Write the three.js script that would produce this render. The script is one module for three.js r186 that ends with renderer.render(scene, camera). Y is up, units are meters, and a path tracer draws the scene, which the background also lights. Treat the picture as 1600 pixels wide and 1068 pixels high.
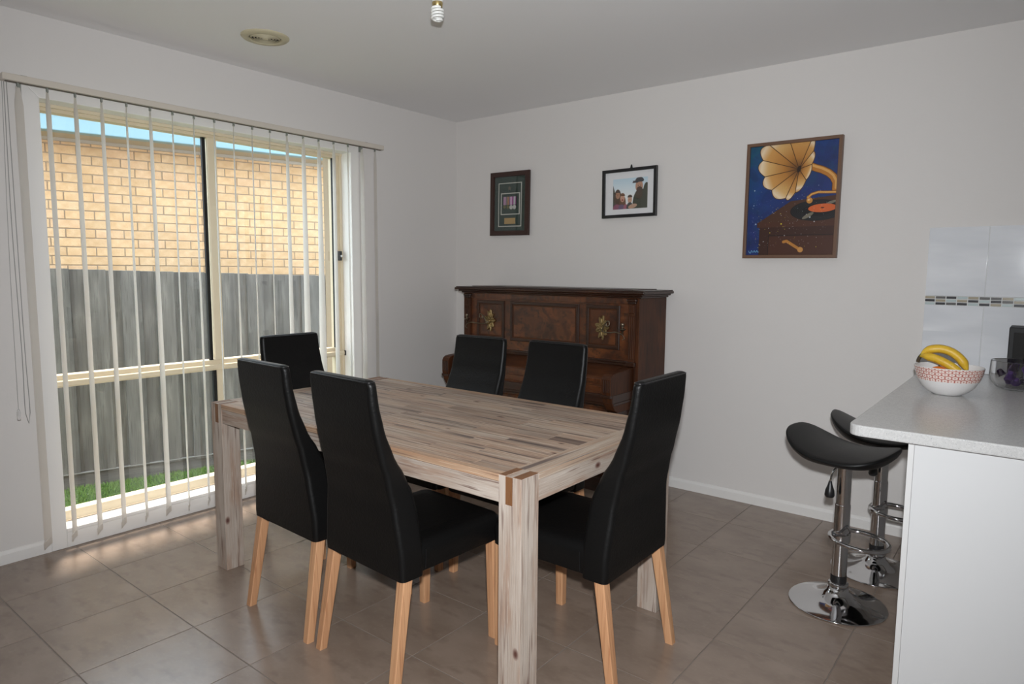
import * as THREE from 'three';
import { RoundedBoxGeometry } from 'three/addons/geometries/RoundedBoxGeometry.js';
import { mergeGeometries, mergeVertices } from 'three/addons/utils/BufferGeometryUtils.js';

// ---------------------------------------------------------------- camera, sky, flash, exposure
const scene = new THREE.Scene();
const camera = new THREE.PerspectiveCamera(53.992, 1600 / 1068, 0.05, 200);
camera.position.set(3.739, 1.381, 3.967);
camera.rotation.order = 'YXZ';
camera.rotation.set(-0.1048, 0.6731, 0.007);
camera.updateMatrixWorld(true);

const renderer = new THREE.WebGLRenderer({ antialias: true });
renderer.toneMapping = THREE.LinearToneMapping;
renderer.toneMappingExposure = 1.0;
renderer.shadowMap.enabled = true;

scene.background = new THREE.Color().setRGB(0.78, 0.90, 1.0);   // bright hazy sky
scene.backgroundIntensity = 4.6;

// hazy sun, high above the neighbour's roof
const sun = new THREE.DirectionalLight(new THREE.Color().setRGB(1.0, 0.92, 0.80), 12.0);
sun.name = 'sun';
sun.target.position.set(-0.3, 0, 2);
sun.position.copy(sun.target.position).add(new THREE.Vector3(-0.27, 1, -0.13).multiplyScalar(18));
sun.castShadow = true;
sun.shadow.radius = 10;
sun.shadow.mapSize.set(4096, 4096);
Object.assign(sun.shadow.camera, { left: -9, right: 9, top: 9, bottom: -9, near: 1, far: 40 });
scene.add(sun, sun.target);

// the photographer's flash, mounted just above the lens
const flash = new THREE.SpotLight(new THREE.Color().setRGB(0.94, 0.97, 1.0), 25.0, 0, 1.1, 0.85, 2);
flash.name = 'camera_flash';
flash.position.set(3.745, 1.505, 3.96);
const ahead = new THREE.Vector3(0, 0, -1).applyEuler(camera.rotation);
flash.target.position.copy(flash.position).addScaledVector(ahead, 3);
flash.castShadow = true;
flash.shadow.radius = 1.2;
flash.shadow.camera.near = 0.1;
flash.shadow.mapSize.set(2048, 2048);
scene.add(flash, flash.target);

// ---------------------------------------------------------------- helpers
let seedState = 12345;
const rnd = () => { seedState = (seedState * 1664525 + 1013904223) >>> 0; return seedState / 4294967296; };
const rr = (a, b) => a + (b - a) * rnd();
const V2 = (x, y) => new THREE.Vector2(x, y), V3 = (x, y, z) => new THREE.Vector3(x, y, z);
const taken = new Map();
function numbered(name) {
  const n = taken.get(name) ?? 0; taken.set(name, n + 1);
  return n ? `${name}_${String(n).padStart(3, '0')}` : name;
}
function shade(o) { o.traverse((m) => { if (m.isMesh) { m.castShadow = true; m.receiveShadow = true; } }); return o; }
function part(name, geo, mat, parent, label) {
  const m = new THREE.Mesh(geo, mat); m.name = name; m.castShadow = m.receiveShadow = true;
  if (label) m.userData.label = label;
  parent.add(m); return m;
}
function thing(name, label, category, pos = [0, 0, 0], turn = 0, group) {
  const g = new THREE.Group(); g.name = numbered(name); g.position.set(...pos); g.rotation.y = turn;
  g.userData = { label, category }; if (group) g.userData.group = group;
  scene.add(g); return g;
}
function struct(name, geo, mat, label, category) {
  const m = new THREE.Mesh(geo, mat); m.name = name; m.castShadow = m.receiveShadow = true;
  m.userData = { kind: 'structure', label, category }; scene.add(m); return m;
}
function structGroup(name, label, category) {
  const g = new THREE.Group(); g.name = name; g.userData = { kind: 'structure', label, category }; scene.add(g); return g;
}
const B = (x0, x1, y0, y1, z0, z1) => { const g = new THREE.BoxGeometry(x1 - x0, y1 - y0, z1 - z0); g.translate((x0 + x1) / 2, (y0 + y1) / 2, (z0 + z1) / 2); return g; };
const RB = (x0, x1, y0, y1, z0, z1, r = 0.003, seg = 2) => { const g = new RoundedBoxGeometry(x1 - x0, y1 - y0, z1 - z0, seg, Math.min(r, (x1 - x0) / 2.01, (y1 - y0) / 2.01, (z1 - z0) / 2.01)); g.translate((x0 + x1) / 2, (y0 + y1) / 2, (z0 + z1) / 2); return g; };
// uv in metres, with the grain (texture u) along the axis g
function uvm(geo, g = 'x', su = 1, sv = 1, ou = 0, ov = 0) {
  if (geo.index) geo = geo.toNonIndexed();
  const p = geo.attributes.position, uv = new Float32Array(p.count * 2), a = V3(), b = V3(), c = V3();
  for (let t = 0; t < p.count; t += 3) {
    a.fromBufferAttribute(p, t); b.fromBufferAttribute(p, t + 1); c.fromBufferAttribute(p, t + 2);
    const n = b.clone().sub(a).cross(c.clone().sub(a)); const ax = Math.abs(n.x), ay = Math.abs(n.y), az = Math.abs(n.z);
    const face = ay >= ax && ay >= az ? 'y' : ax >= az ? 'x' : 'z';
    const axes = ['x', 'y', 'z'].filter((k) => k !== face);
    let U = axes.includes(g) ? g : axes[0], W = axes.find((k) => k !== U); const jump = face === 'x' ? 0.37 : face === 'z' ? 0.0 : 0.71;
    [a, b, c].forEach((q, i) => { uv[(t + i) * 2] = q[U] / su + ou; uv[(t + i) * 2 + 1] = q[W] / sv + ov + jump; });
  }
  geo.setAttribute('uv', new THREE.BufferAttribute(uv, 2));
  return geo;
}
function strip(g) { for (const k of Object.keys(g.attributes)) if (!['position', 'normal', 'uv'].includes(k)) g.deleteAttribute(k); return g.index ? g.toNonIndexed() : g; }
const merge = (list) => mergeGeometries(list.map(strip));
// closed loft through rings of equal length (arrays of Vector3)
function loft(rings, capA = true, capB = true, closed = true) {
  const n = rings[0].length, pos = [], idx = [], uv = [];
  rings.forEach((r, i) => r.forEach((p, j) => { pos.push(p.x, p.y, p.z); uv.push(j / n, p.y); }));
  for (let i = 0; i < rings.length - 1; i++) for (let j = 0; j < (closed ? n : n - 1); j++) {
    const a = i * n + j, b = i * n + (j + 1) % n, c = a + n, d = b + n; idx.push(a, b, d, a, d, c);
  }
  const cap = (ri, flip) => {
    const base = pos.length / 3, r = rings[ri], c = r.reduce((s, p) => s.add(p), V3()).multiplyScalar(1 / n);
    r.forEach((p) => { pos.push(p.x, p.y, p.z); uv.push(p.x, p.z); }); pos.push(c.x, c.y, c.z); uv.push(c.x, c.z);
    for (let j = 0; j < n; j++) { const a = base + j, b = base + (j + 1) % n; flip ? idx.push(a, base + n, b) : idx.push(a, b, base + n); }
  };
  if (capA) cap(0, false); if (capB) cap(rings.length - 1, true);
  const g = new THREE.BufferGeometry();
  g.setAttribute('position', new THREE.Float32BufferAttribute(pos, 3)); g.setAttribute('uv', new THREE.Float32BufferAttribute(uv, 2));
  g.setIndex(idx); g.computeVertexNormals(); return g;
}
// rounded rectangle ring in the xz plane
function rring(x0, x1, z0, z1, r, y, k = 4) {
  r = Math.min(r, (x1 - x0) / 2, (z1 - z0) / 2); const out = [];
  [[x1 - r, z1 - r, 0], [x0 + r, z1 - r, 1], [x0 + r, z0 + r, 2], [x1 - r, z0 + r, 3]].forEach(([cx, cz, q]) => {
    for (let i = 0; i <= k; i++) { const a = (q + i / k) * Math.PI / 2; out.push(V3(cx + r * Math.cos(a), y, cz + r * Math.sin(a))); }
  });
  return out.reverse();
}
const tube = (pts, r, seg = 24, rad = 8, closed = false) => new THREE.TubeGeometry(new THREE.CatmullRomCurve3(pts.map((p) => Array.isArray(p) ? V3(...p) : p), closed, 'centripetal'), seg, r, rad, closed);
const lathe = (pts, seg = 40) => new THREE.LatheGeometry(pts.map(([x, y]) => V2(x, y)), seg);
function shapeOf(pts) { const s = new THREE.Shape(); pts.forEach(([x, y], i) => i ? s.lineTo(x, y) : s.moveTo(x, y)); s.closePath(); return s; }
function extrude(pts, depth, bevel = 0, holes = [], seg = 2) {
  const s = shapeOf(pts); holes.forEach((h) => s.holes.push(shapeOf(h)));
  return new THREE.ExtrudeGeometry(s, { depth, bevelEnabled: bevel > 0, bevelThickness: bevel, bevelSize: bevel, bevelOffset: -bevel, bevelSegments: seg, curveSegments: 12 });
}
const rectPts = (x0, x1, y0, y1) => [[x0, y0], [x1, y0], [x1, y1], [x0, y1]];
const lerpTab = (tab, t) => { // tab: [[t, v]...] ascending
  if (t <= tab[0][0]) return tab[0][1];
  for (let i = 1; i < tab.length; i++) if (t <= tab[i][0]) { const [a, va] = tab[i - 1], [b, vb] = tab[i]; const k = (t - a) / (b - a), s = k * k * (3 - 2 * k) * 0.35 + k * 0.65; return va + (vb - va) * s; }
  return tab[tab.length - 1][1];
};

// ---------------------------------------------------------------- procedural textures
function makeNoise(seed) {
  const perm = new Uint16Array(4096); let s = seed >>> 0;
  for (let i = 0; i < 4096; i++) { s = (s * 1664525 + 1013904223) >>> 0; perm[i] = s >>> 16; }
  const hash = (x, y) => perm[(x * 73 + perm[(y * 151 + 37) & 4095]) & 4095] / 65535;
  // value noise with period (px, py) in cells
  return (x, y, px, py) => {
    const xi = Math.floor(x), yi = Math.floor(y), fx = x - xi, fy = y - yi, u = fx * fx * (3 - 2 * fx), v = fy * fy * (3 - 2 * fy);
    const m = (a, n) => ((a % n) + n) % n, x0 = m(xi, px), x1 = m(xi + 1, px), y0 = m(yi, py), y1 = m(yi + 1, py);
    return (hash(x0, y0) * (1 - u) + hash(x1, y0) * u) * (1 - v) + (hash(x0, y1) * (1 - u) + hash(x1, y1) * u) * v;
  };
}
function fbm(N, x, y, px, py, oct = 4) { let a = 0, w = 0.5, s = 0; for (let i = 0; i < oct; i++) { a += w * N(x, y, px, py); s += w; w *= 0.5; x *= 2; y *= 2; px *= 2; py *= 2; } return a / s; }
function tex(w, h, fn, srgb = true) {
  const d = new Uint8Array(w * h * 4);
  for (let y = 0; y < h; y++) for (let x = 0; x < w; x++) { const c = fn(x / w, y / h), o = (y * w + x) * 4; d[o] = c[0]; d[o + 1] = c[1]; d[o + 2] = c[2]; d[o + 3] = 255; }
  const t = new THREE.DataTexture(d, w, h, THREE.RGBAFormat); t.wrapS = t.wrapT = THREE.RepeatWrapping; t.magFilter = THREE.LinearFilter; t.minFilter = THREE.LinearFilter;
  t.colorSpace = srgb ? THREE.SRGBColorSpace : THREE.NoColorSpace; t.needsUpdate = true; return t;
}
const mixc = (a, b, t) => { t = Math.max(0, Math.min(1, t)); return [a[0] + (b[0] - a[0]) * t, a[1] + (b[1] - a[1]) * t, a[2] + (b[2] - a[2]) * t]; };
const gray = (t, f, sx, sy, o = 4) => (u, v) => { const k = 255 * fbm(t, u * sx, v * sy, sx, sy, o); return [k, k, k]; };
const std = (o) => new THREE.MeshStandardMaterial(o), phy = (o) => new THREE.MeshPhysicalMaterial(o);

const N1 = makeNoise(11), N2 = makeNoise(77), N3 = makeNoise(301);
// whitewashed, brushed hardwood: grain along u (1.2 m), v (0.4 m)
const washWood = tex(1024, 512, (u, v) => {
  const warp = 0.012 * (fbm(N2, u * 5, v * 6, 5, 6, 3) - 0.5);
  const fine = fbm(N1, u * 10, (v + warp) * 150, 10, 150, 3), mid = fbm(N2, u * 4, (v + warp) * 52, 4, 52, 3), big = fbm(N3, u * 3, v * 9, 3, 9, 3);
  let c = mixc([164, 140, 121], [186, 171, 156], big * 1.5 - 0.3);
  c = mixc(c, [206, 196, 184], (fine - 0.48) * 2.6);
  c = mixc(c, [118, 97, 87], (mid - 0.59) * 3.6); c = mixc(c, [104, 90, 84], (fbm(N1, u * 3, (v + warp) * 22, 3, 22, 3) - 0.64) * 4.5);
  c = mixc(c, [92, 78, 72], (fine - 0.66) * 2.0 + (mid - 0.66) * 3);
  c = mixc(c, [184, 142, 114], (0.36 - mid) * 2.0);
  for (const [ku, kv, kr] of [[0.13, 0.22, 0.006], [0.47, 0.71, 0.009], [0.78, 0.40, 0.006], [0.91, 0.86, 0.007]]) {
    const d = Math.hypot((u - ku) * 1.2 * 0.55, (v - kv) * 0.4) / kr; if (d < 2.2) c = mixc(c, [84, 60, 50], (1.5 - d) * 0.8);
  }
  return c;
});
const washBump = tex(1024, 512, (u, v) => { const warp = 0.012 * (fbm(N2, u * 5, v * 6, 5, 6, 3) - 0.5); const k = 255 * (0.6 * fbm(N1, u * 10, (v + warp) * 150, 10, 150, 3) + 0.4 * fbm(N2, u * 4, (v + warp) * 34, 4, 34, 3)); return [k, k, k]; }, false);
const roughWash = tex(1024, 512, (u, v) => {
  const warp = 0.02 * (fbm(N2, u * 6, v * 7, 6, 7, 3) - 0.5), y = v + warp;
  const fine = fbm(N1, u * 26, y * 190, 26, 190, 3), mid = fbm(N3, u * 7, y * 46, 7, 46, 3), patch = fbm(N2, u * 5, y * 13, 5, 13, 3), crack = fbm(N3, u * 9, y * 90, 9, 90, 2);
  let c = mixc([176, 160, 147], [195, 183, 172], patch * 2 - 0.5);
  c = mixc(c, [170, 134, 112], (0.44 - patch) * 2.2); c = mixc(c, [206, 198, 190], (fine - 0.56) * 2.2); c = mixc(c, [140, 118, 106], (mid - 0.58) * 2.4); c = mixc(c, [104, 82, 74], (crack - 0.70) * 4.0);
  for (const [ku, kv, kr] of [[0.21, 0.31, 0.008], [0.62, 0.77, 0.010], [0.86, 0.18, 0.006]]) { const d = Math.hypot((u - ku) * 1.2 * 0.6, (v - kv) * 0.4) / kr; if (d < 2.2) c = mixc(c, [92, 58, 50], (1.6 - d) * 0.8); }
  return c;
});
const oakTex = tex(512, 256, (u, v) => {
  const f = fbm(N1, u * 6, v * 90, 6, 90, 3), m = fbm(N3, u * 2, v * 16, 2, 16, 2);
  let c = mixc([190, 140, 102], [206, 160, 120], m); return mixc(c, [158, 106, 72], (f - 0.55) * 2.4);
});
const walnutTex = tex(512, 512, (u, v) => {
  const w = fbm(N2, u * 4, v * 4, 4, 4, 4), f = fbm(N1, u * 5 + 0, v * 70, 5, 70, 3);
  let c = mixc([66, 36, 19], [88, 50, 26], w * 1.6 - 0.3); return mixc(c, [40, 22, 12], (f - 0.5) * 1.8);
});
const burlTex = tex(512, 512, (u, v) => {
  const wx = fbm(N2, u * 6, v * 6, 6, 6, 3), wy = fbm(N3, u * 6, v * 6, 6, 6, 3);
  const s = fbm(N1, u * 9 + wx * 3, v * 9 + wy * 3, 9, 9, 4), d = fbm(N3, u * 30, v * 30, 30, 30, 2);
  let c = mixc([60, 30, 13], [108, 59, 26], s * 1.9 - 0.45); return mixc(c, [36, 19, 10], (d - 0.62) * 2.2);
});
const leatherBump = tex(512, 512, (u, v) => { const k = 255 * (0.65 * fbm(N1, u * 70, v * 70, 70, 70, 2) + 0.35 * fbm(N2, u * 9, v * 9, 9, 9, 3)); return [k, k, k]; }, false);
const tileTex = tex(1024, 1024, (u, v) => {
  const a = fbm(N1, u * 5, v * 9, 5, 9, 5), b = fbm(N2, u * 60, v * 90, 60, 90, 2), c0 = fbm(N3, u * 14, v * 26, 14, 26, 3);
  let c = mixc([133, 115, 101], [147, 129, 115], a * 1.7 - 0.35); c = mixc(c, [122, 104, 91], (c0 - 0.55) * 1.6); return mixc(c, [152, 136, 122], (b - 0.6) * 0.9);
});
const tileBump = tex(512, 512, gray(N2, 0, 24, 24, 4), false);
const paintBump = tex(512, 512, gray(N1, 0, 160, 160, 2), false);
const counterTex = tex(1024, 1024, (u, v) => {
  const a = N1(u * 420, v * 420, 420, 420), b = N2(u * 260, v * 260, 260, 260), k = fbm(N3, u * 90, v * 90, 90, 90, 2);
  let c = mixc([196, 195, 193], [211, 210, 208], k); if (a > 0.86) c = mixc(c, [140, 143, 150], (a - 0.86) * 9); if (b > 0.93) c = mixc(c, [84, 86, 94], (b - 0.93) * 14); if (b < 0.08) c = mixc(c, [236, 236, 236], 0.8);
  return c;
});
const brickTex = tex(256, 256, (u, v) => { const a = fbm(N1, u * 8, v * 8, 8, 8, 4), b = fbm(N2, u * 50, v * 70, 50, 70, 2); return mixc(mixc([203, 169, 128], [216, 186, 146], a * 1.6 - 0.3), [180, 143, 103], (b - 0.6) * 1.5); });
const fenceTex = tex(512, 256, (u, v) => { const f = fbm(N1, u * 8, v * 60, 8, 60, 3), m = fbm(N2, u * 4, v * 8, 4, 8, 3); return mixc(mixc([92, 91, 88], [118, 117, 113], m * 1.5 - 0.2), [72, 71, 67], (f - 0.52) * 2); });
const splashTex = tex(512, 512, (u, v) => { const a = fbm(N2, (u + v * 0.6) * 3, v * 12, 3, 12, 4); return mixc([222, 224, 228], [238, 239, 242], a * 2 - 0.6); });

// ---------------------------------------------------------------- materials
const wallPaint = std({ color: new THREE.Color().setRGB(0.735, 0.705, 0.68), roughness: 0.75, bumpMap: paintBump, bumpScale: 0.0002 });
const ceilingPaint = std({ color: new THREE.Color().setRGB(0.88, 0.87, 0.87), roughness: 0.9 });
const trimPaint = std({ color: new THREE.Color().setRGB(0.82, 0.80, 0.775), roughness: 0.4 });
const tileMat = phy({ map: tileTex, ior: 1.72, roughness: 0.26, bumpMap: tileBump, bumpScale: 0.0004 });
const groutMat = std({ color: new THREE.Color().setRGB(0.20, 0.165, 0.14), roughness: 0.9 });
const frameCream = std({ color: new THREE.Color().setRGB(0.70, 0.60, 0.44), roughness: 0.38 });
const black_strip = std({ color: 0x0b0b0c, roughness: 0.6 });  // plain black for the narrow strips in the window frame
const glassPane = phy({ color: 0xffffff, roughness: 0, transmission: 1, thickness: 0, ior: 1.5 });
const vaneMat = phy({ color: new THREE.Color().setRGB(0.84, 0.80, 0.75), roughness: 0.95, transmission: 0.35, thickness: 0, side: THREE.DoubleSide });
const railMat = std({ color: new THREE.Color().setRGB(0.66, 0.60, 0.52), roughness: 0.4 });
const greyClip = std({ color: 0x8c9088, roughness: 0.6 });
const chainMat = std({ color: 0x9c9a97, roughness: 0.4 });
const clearPlastic = phy({ color: 0xffffff, roughness: 0.1, transmission: 0.85, thickness: 0.01, ior: 1.45 });
const washMat = std({ map: roughWash, color: new THREE.Color().setRGB(0.88, 0.86, 0.84), roughness: 0.65, bumpMap: washBump, bumpScale: 0.0014 });
const washTones = [[0.86, 0.82, 0.80], [1, 0.98, 0.95], [0.94, 0.86, 0.80], [0.78, 0.74, 0.71], [1.0, 0.92, 0.85]].map((c) => std({ map: washWood, color: new THREE.Color().setRGB(...c), roughness: 0.5, bumpMap: washBump, bumpScale: 0.0008 }));
const darkStave = std({ map: washWood, color: new THREE.Color().setRGB(0.42, 0.36, 0.34), roughness: 0.5 });
const edgeWood = std({ map: washWood, color: new THREE.Color().setRGB(0.98, 0.82, 0.68), roughness: 0.55, bumpMap: washBump, bumpScale: 0.0008 });
const endGrain = std({ map: oakTex, color: new THREE.Color().setRGB(0.34, 0.28, 0.22), roughness: 0.5 });
const leather = phy({ color: new THREE.Color().setRGB(0.0048, 0.0046, 0.0045), roughness: 0.42, bumpMap: leatherBump, bumpScale: 0.0006, specularIntensity: 0.42 });
const pipingMat = phy({ color: new THREE.Color().setRGB(0.008, 0.008, 0.009), roughness: 0.32 });
const oak = std({ map: oakTex, roughness: 0.45 });
const walnut = phy({ map: walnutTex, roughness: 0.5, specularIntensity: 0.6 });
const walnutDark = phy({ map: walnutTex, color: new THREE.Color().setRGB(0.5, 0.48, 0.48), roughness: 0.4, clearcoat: 0.2, clearcoatRoughness: 0.35 });
const burl = phy({ map: burlTex, roughness: 0.36, clearcoat: 0.3, clearcoatRoughness: 0.25 });
const brass = std({ color: new THREE.Color().setRGB(0.34, 0.25, 0.12), roughness: 0.42, metalness: 1 });
const brassDark = std({ color: new THREE.Color().setRGB(0.22, 0.18, 0.13), roughness: 0.4, metalness: 1 });
const chrome = std({ color: new THREE.Color().setRGB(0.62, 0.62, 0.63), roughness: 0.07, metalness: 1 });
const blackPlastic = std({ color: new THREE.Color().setRGB(0.012, 0.012, 0.013), roughness: 0.35 });
const stoolSeatMat = phy({ color: new THREE.Color().setRGB(0.006, 0.006, 0.006), roughness: 0.42, specularIntensity: 0.5 });
const counterMat = phy({ map: counterTex, roughness: 0.24 });
const cabinetWhite = std({ color: new THREE.Color().setRGB(0.69, 0.69, 0.69), roughness: 0.35 });
const splashMat = phy({ map: splashTex, roughness: 0.07 });
const whiteGrout = std({ color: new THREE.Color().setRGB(0.72, 0.72, 0.71), roughness: 0.8 });

// ---------------------------------------------------------------- room shell
const CEIL = 2.543, XR = 6.6, ZF = 6.3;
const ZO0 = 1.049, ZO1 = 2.829, YO0 = 0.098, YO1 = 2.165;   // window opening in the left wall
struct('floor', B(-0.26, XR + 0.1, -0.14, -0.0012, -0.1, ZF + 0.1), groutMat, 'taupe ceramic tile floor laid in a square grid', 'floor');
{
  const floor = scene.children[scene.children.length - 1];
  const tg = 0.0019, S = 0.4;
  const xs = [0]; for (let i = 0; i < 18; i++) { const x = 0.0377 + i * S; if (x > 0.02 && x < XR) xs.push(x); } xs.push(XR);
  const zs = [0]; for (let j = 7; j > -9; j--) { const z = 3.198 - 0.4 * j; if (z > 0.02 && z < ZF) zs.push(z); } zs.push(ZF);
  const cache = new Map();
  for (let a = 0; a < xs.length - 1; a++) for (let b = 0; b < zs.length - 1; b++) {
    const w = xs[a + 1] - xs[a] - 2 * tg, d = zs[b + 1] - zs[b] - 2 * tg, k = Math.floor(rnd() * 7), key = `${w.toFixed(3)}_${d.toFixed(3)}_${k}`;
    if (!cache.has(key)) { const g = extrude(rectPts(-w / 2, w / 2, -d / 2, d / 2), 0.0008, 0.0007, [], 1); g.rotateX(-Math.PI / 2); g.translate(0, -0.0016, 0); cache.set(key, uvm(g, 'x', 0.9, 0.9, k * 0.37, k * 0.53)); }
    const m = part('floor_tile', cache.get(key), tileMat, floor); m.position.set((xs[a] + xs[a + 1]) / 2, 0, (zs[b] + zs[b + 1]) / 2);
  }
}
struct('ceiling', B(-0.26, XR + 0.1, CEIL, CEIL + 0.12, -0.1, ZF + 0.1), ceilingPaint, 'plain white plaster ceiling', 'ceiling');
struct('wall_back', uvm(B(-0.1, XR + 0.1, -0.1, CEIL, -0.12, 0)), wallPaint, 'off-white plaster wall behind the piano', 'wall');
{ const g = extrude([[-0.1, -0.1], [ZF + 0.1, -0.1], [ZF + 0.1, CEIL], [-0.1, CEIL]], 0.1, 0, [rectPts(ZO0 - 0.012, ZO1 + 0.012, YO0 - 0.018, YO1 + 0.012)]);
  g.rotateY(-Math.PI / 2); // x->z, depth-> -x
  struct('wall_left', uvm(g), wallPaint, 'off-white plaster wall with the large window', 'wall'); }
struct('wall_right', uvm(B(XR, XR + 0.12, -0.1, CEIL, -0.1, ZF + 0.1)), wallPaint, 'off-white plaster wall on the kitchen side', 'wall');
struct('wall_front', uvm(B(-0.1, XR + 0.1, -0.1, CEIL, ZF, ZF + 0.12)), wallPaint, 'off-white plaster wall facing the piano wall', 'wall');
function skirting(len) { return extrude([[0, 0], [0.013, 0], [0.013, 0.048], [0.009, 0.058], [0.004, 0.064], [0, 0.064]], len, 0); }
{ const g = extrude([[0, 0], [-0.013, 0], [-0.013, 0.048], [-0.009, 0.058], [-0.004, 0.064], [0, 0.064]], 3.415, 0); g.rotateY(Math.PI / 2);
  struct('baseboard_back', g, trimPaint, 'low white skirting board along the piano wall', 'skirting');
  const l = skirting(0.98 - 0.013); l.translate(0, 0, 0.013); struct('baseboard_left_1', l, trimPaint, 'short white skirting between window trim and piano corner', 'skirting');
  const l2 = skirting(ZF - 2.897); l2.translate(0, 0, 2.897); struct('baseboard_left_2', l2, trimPaint, 'low white skirting left of the window trim', 'skirting'); }
// window trim: architrave picture-frame with four mitred sides, liner boards and sill
{ const t = structGroup('trim_1', 'white timber trim framing the window opening', 'trim');
  const A = 0.068, prof = 0.018;
  const side = (pts) => { const g = extrude(pts, prof - 0.004, 0.004, [], 2); g.rotateY(-Math.PI / 2); g.scale(-1, 1, 1); g.index ? 0 : 0; const p = g.attributes.position; for (let i = 0; i < p.count; i += 3) { for (const at of [g.attributes.position, g.attributes.normal, g.attributes.uv]) { const s = at.itemSize; for (let k = 0; k < s; k++) { const q = at.array[(i + 1) * s + k]; at.array[(i + 1) * s + k] = at.array[(i + 2) * s + k]; at.array[(i + 2) * s + k] = q; } } } g.computeVertexNormals(); return g; };
  part('architrave_side', side([[ZO1, 0.0], [ZO1 + A, 0.0], [ZO1 + A, YO1 + A], [ZO1, YO1]]), trimPaint, t);
  part('architrave_side', side([[ZO0 - A, 0.0], [ZO0, 0.0], [ZO0, YO1], [ZO0 - A, YO1 + A]]), trimPaint, t);
  part('architrave_head', side([[ZO0, YO1], [ZO1, YO1], [ZO1 + A, YO1 + A], [ZO0 - A, YO1 + A]]), trimPaint, t);
  part('apron', side(rectPts(ZO0, ZO1, 0.0, YO0 - 0.018)), trimPaint, t);
  part('window_sill', RB(-0.1, 0.021, YO0 - 0.018, YO0, ZO0 - 0.001, ZO1 + 0.001, 0.004), trimPaint, t);
  part('jamb_liner', B(-0.1, 0.0, YO0, YO1, ZO0 - 0.012, ZO0), trimPaint, t);
  part('jamb_liner', B(-0.1, 0.0, YO0, YO1, ZO1, ZO1 + 0.012), trimPaint, t);
  part('head_liner', B(-0.1, 0.0, YO1, YO1 + 0.012, ZO0 - 0.012, ZO1 + 0.012), trimPaint, t); }
// outer brick leaf of this house around the window, its eave, and an unseen roof slab added to stop sky light leaking in
const brickMats = [[1, 1, 1], [0.95, 0.92, 0.88], [1.03, 1.0, 0.95], [0.98, 0.95, 0.9], [1.0, 0.97, 0.98], [0.92, 0.9, 0.86]].map((c) => std({ map: brickTex, color: new THREE.Color().setRGB(...c), roughness: 0.85 }));
const redBrick = std({ map: brickTex, color: new THREE.Color().setRGB(0.78, 0.55, 0.5), roughness: 0.9 });
const mortar = std({ color: new THREE.Color().setRGB(0.34, 0.26, 0.175), roughness: 0.95 });
{ const list = [];
  for (let k = 0; k < 35; k++) { const y = -0.45 + k * 0.086, odd = k % 2;
    for (const [z0, z1] of [[-0.1, ZO0 + 0.012], [ZO1 - 0.012, ZF + 0.1]]) { if (y > 0.02 && y < 2.18) { const n = Math.ceil((z1 - z0) / 0.24); for (let i = -1; i < n + 1; i++) { const a = Math.max(z0, z0 + i * 0.24 + odd * 0.12), b = Math.min(z1, z0 + (i + 1) * 0.24 + odd * 0.12 - 0.01); if (b - a > 0.03) list.push(B(-0.27, -0.165, y, y + 0.076, a, b)); } } }
    if (y <= 0.02 || y >= 2.18) for (let i = 0; i < 27; i++) { const a = -0.1 + i * 0.24 + odd * 0.12; list.push(B(-0.27, -0.165, y, y + 0.076, a, a + 0.23)); } }
  for (const g of list) uvm(g, 'z', 0.3, 0.3);
  const o = structGroup('wall_left_outer', 'brick outer leaf of this house around the window', 'wall');
  part('brick_courses', merge(list.map((g) => uvm(g, 'z', 0.3, 0.3, rnd(), rnd()))), redBrick, o).userData.kind = 'stuff';
  const m = extrude([[-0.1, -0.45], [ZF + 0.1, -0.45], [ZF + 0.1, 2.56], [-0.1, 2.56]], 0.09, 0, [rectPts(ZO0 + 0.02, ZO1 - 0.02, 0.07, 2.206)]); m.rotateY(-Math.PI / 2); m.translate(-0.172, 0, 0);
  part('mortar_bed', m, mortar, o);
  struct('eave', B(-0.40, -0.15, 2.56, 2.66, -0.4, ZF + 0.3), trimPaint, 'white boxed eave over this house window', 'eave');
  struct('roof', B(-0.44, XR + 0.4, 2.67, 2.78, -0.4, ZF + 0.4), std({ color: 0x55565a, roughness: 0.8 }), 'unseen grey roof slab added over the room to keep sky light out', 'roof'); }
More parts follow.
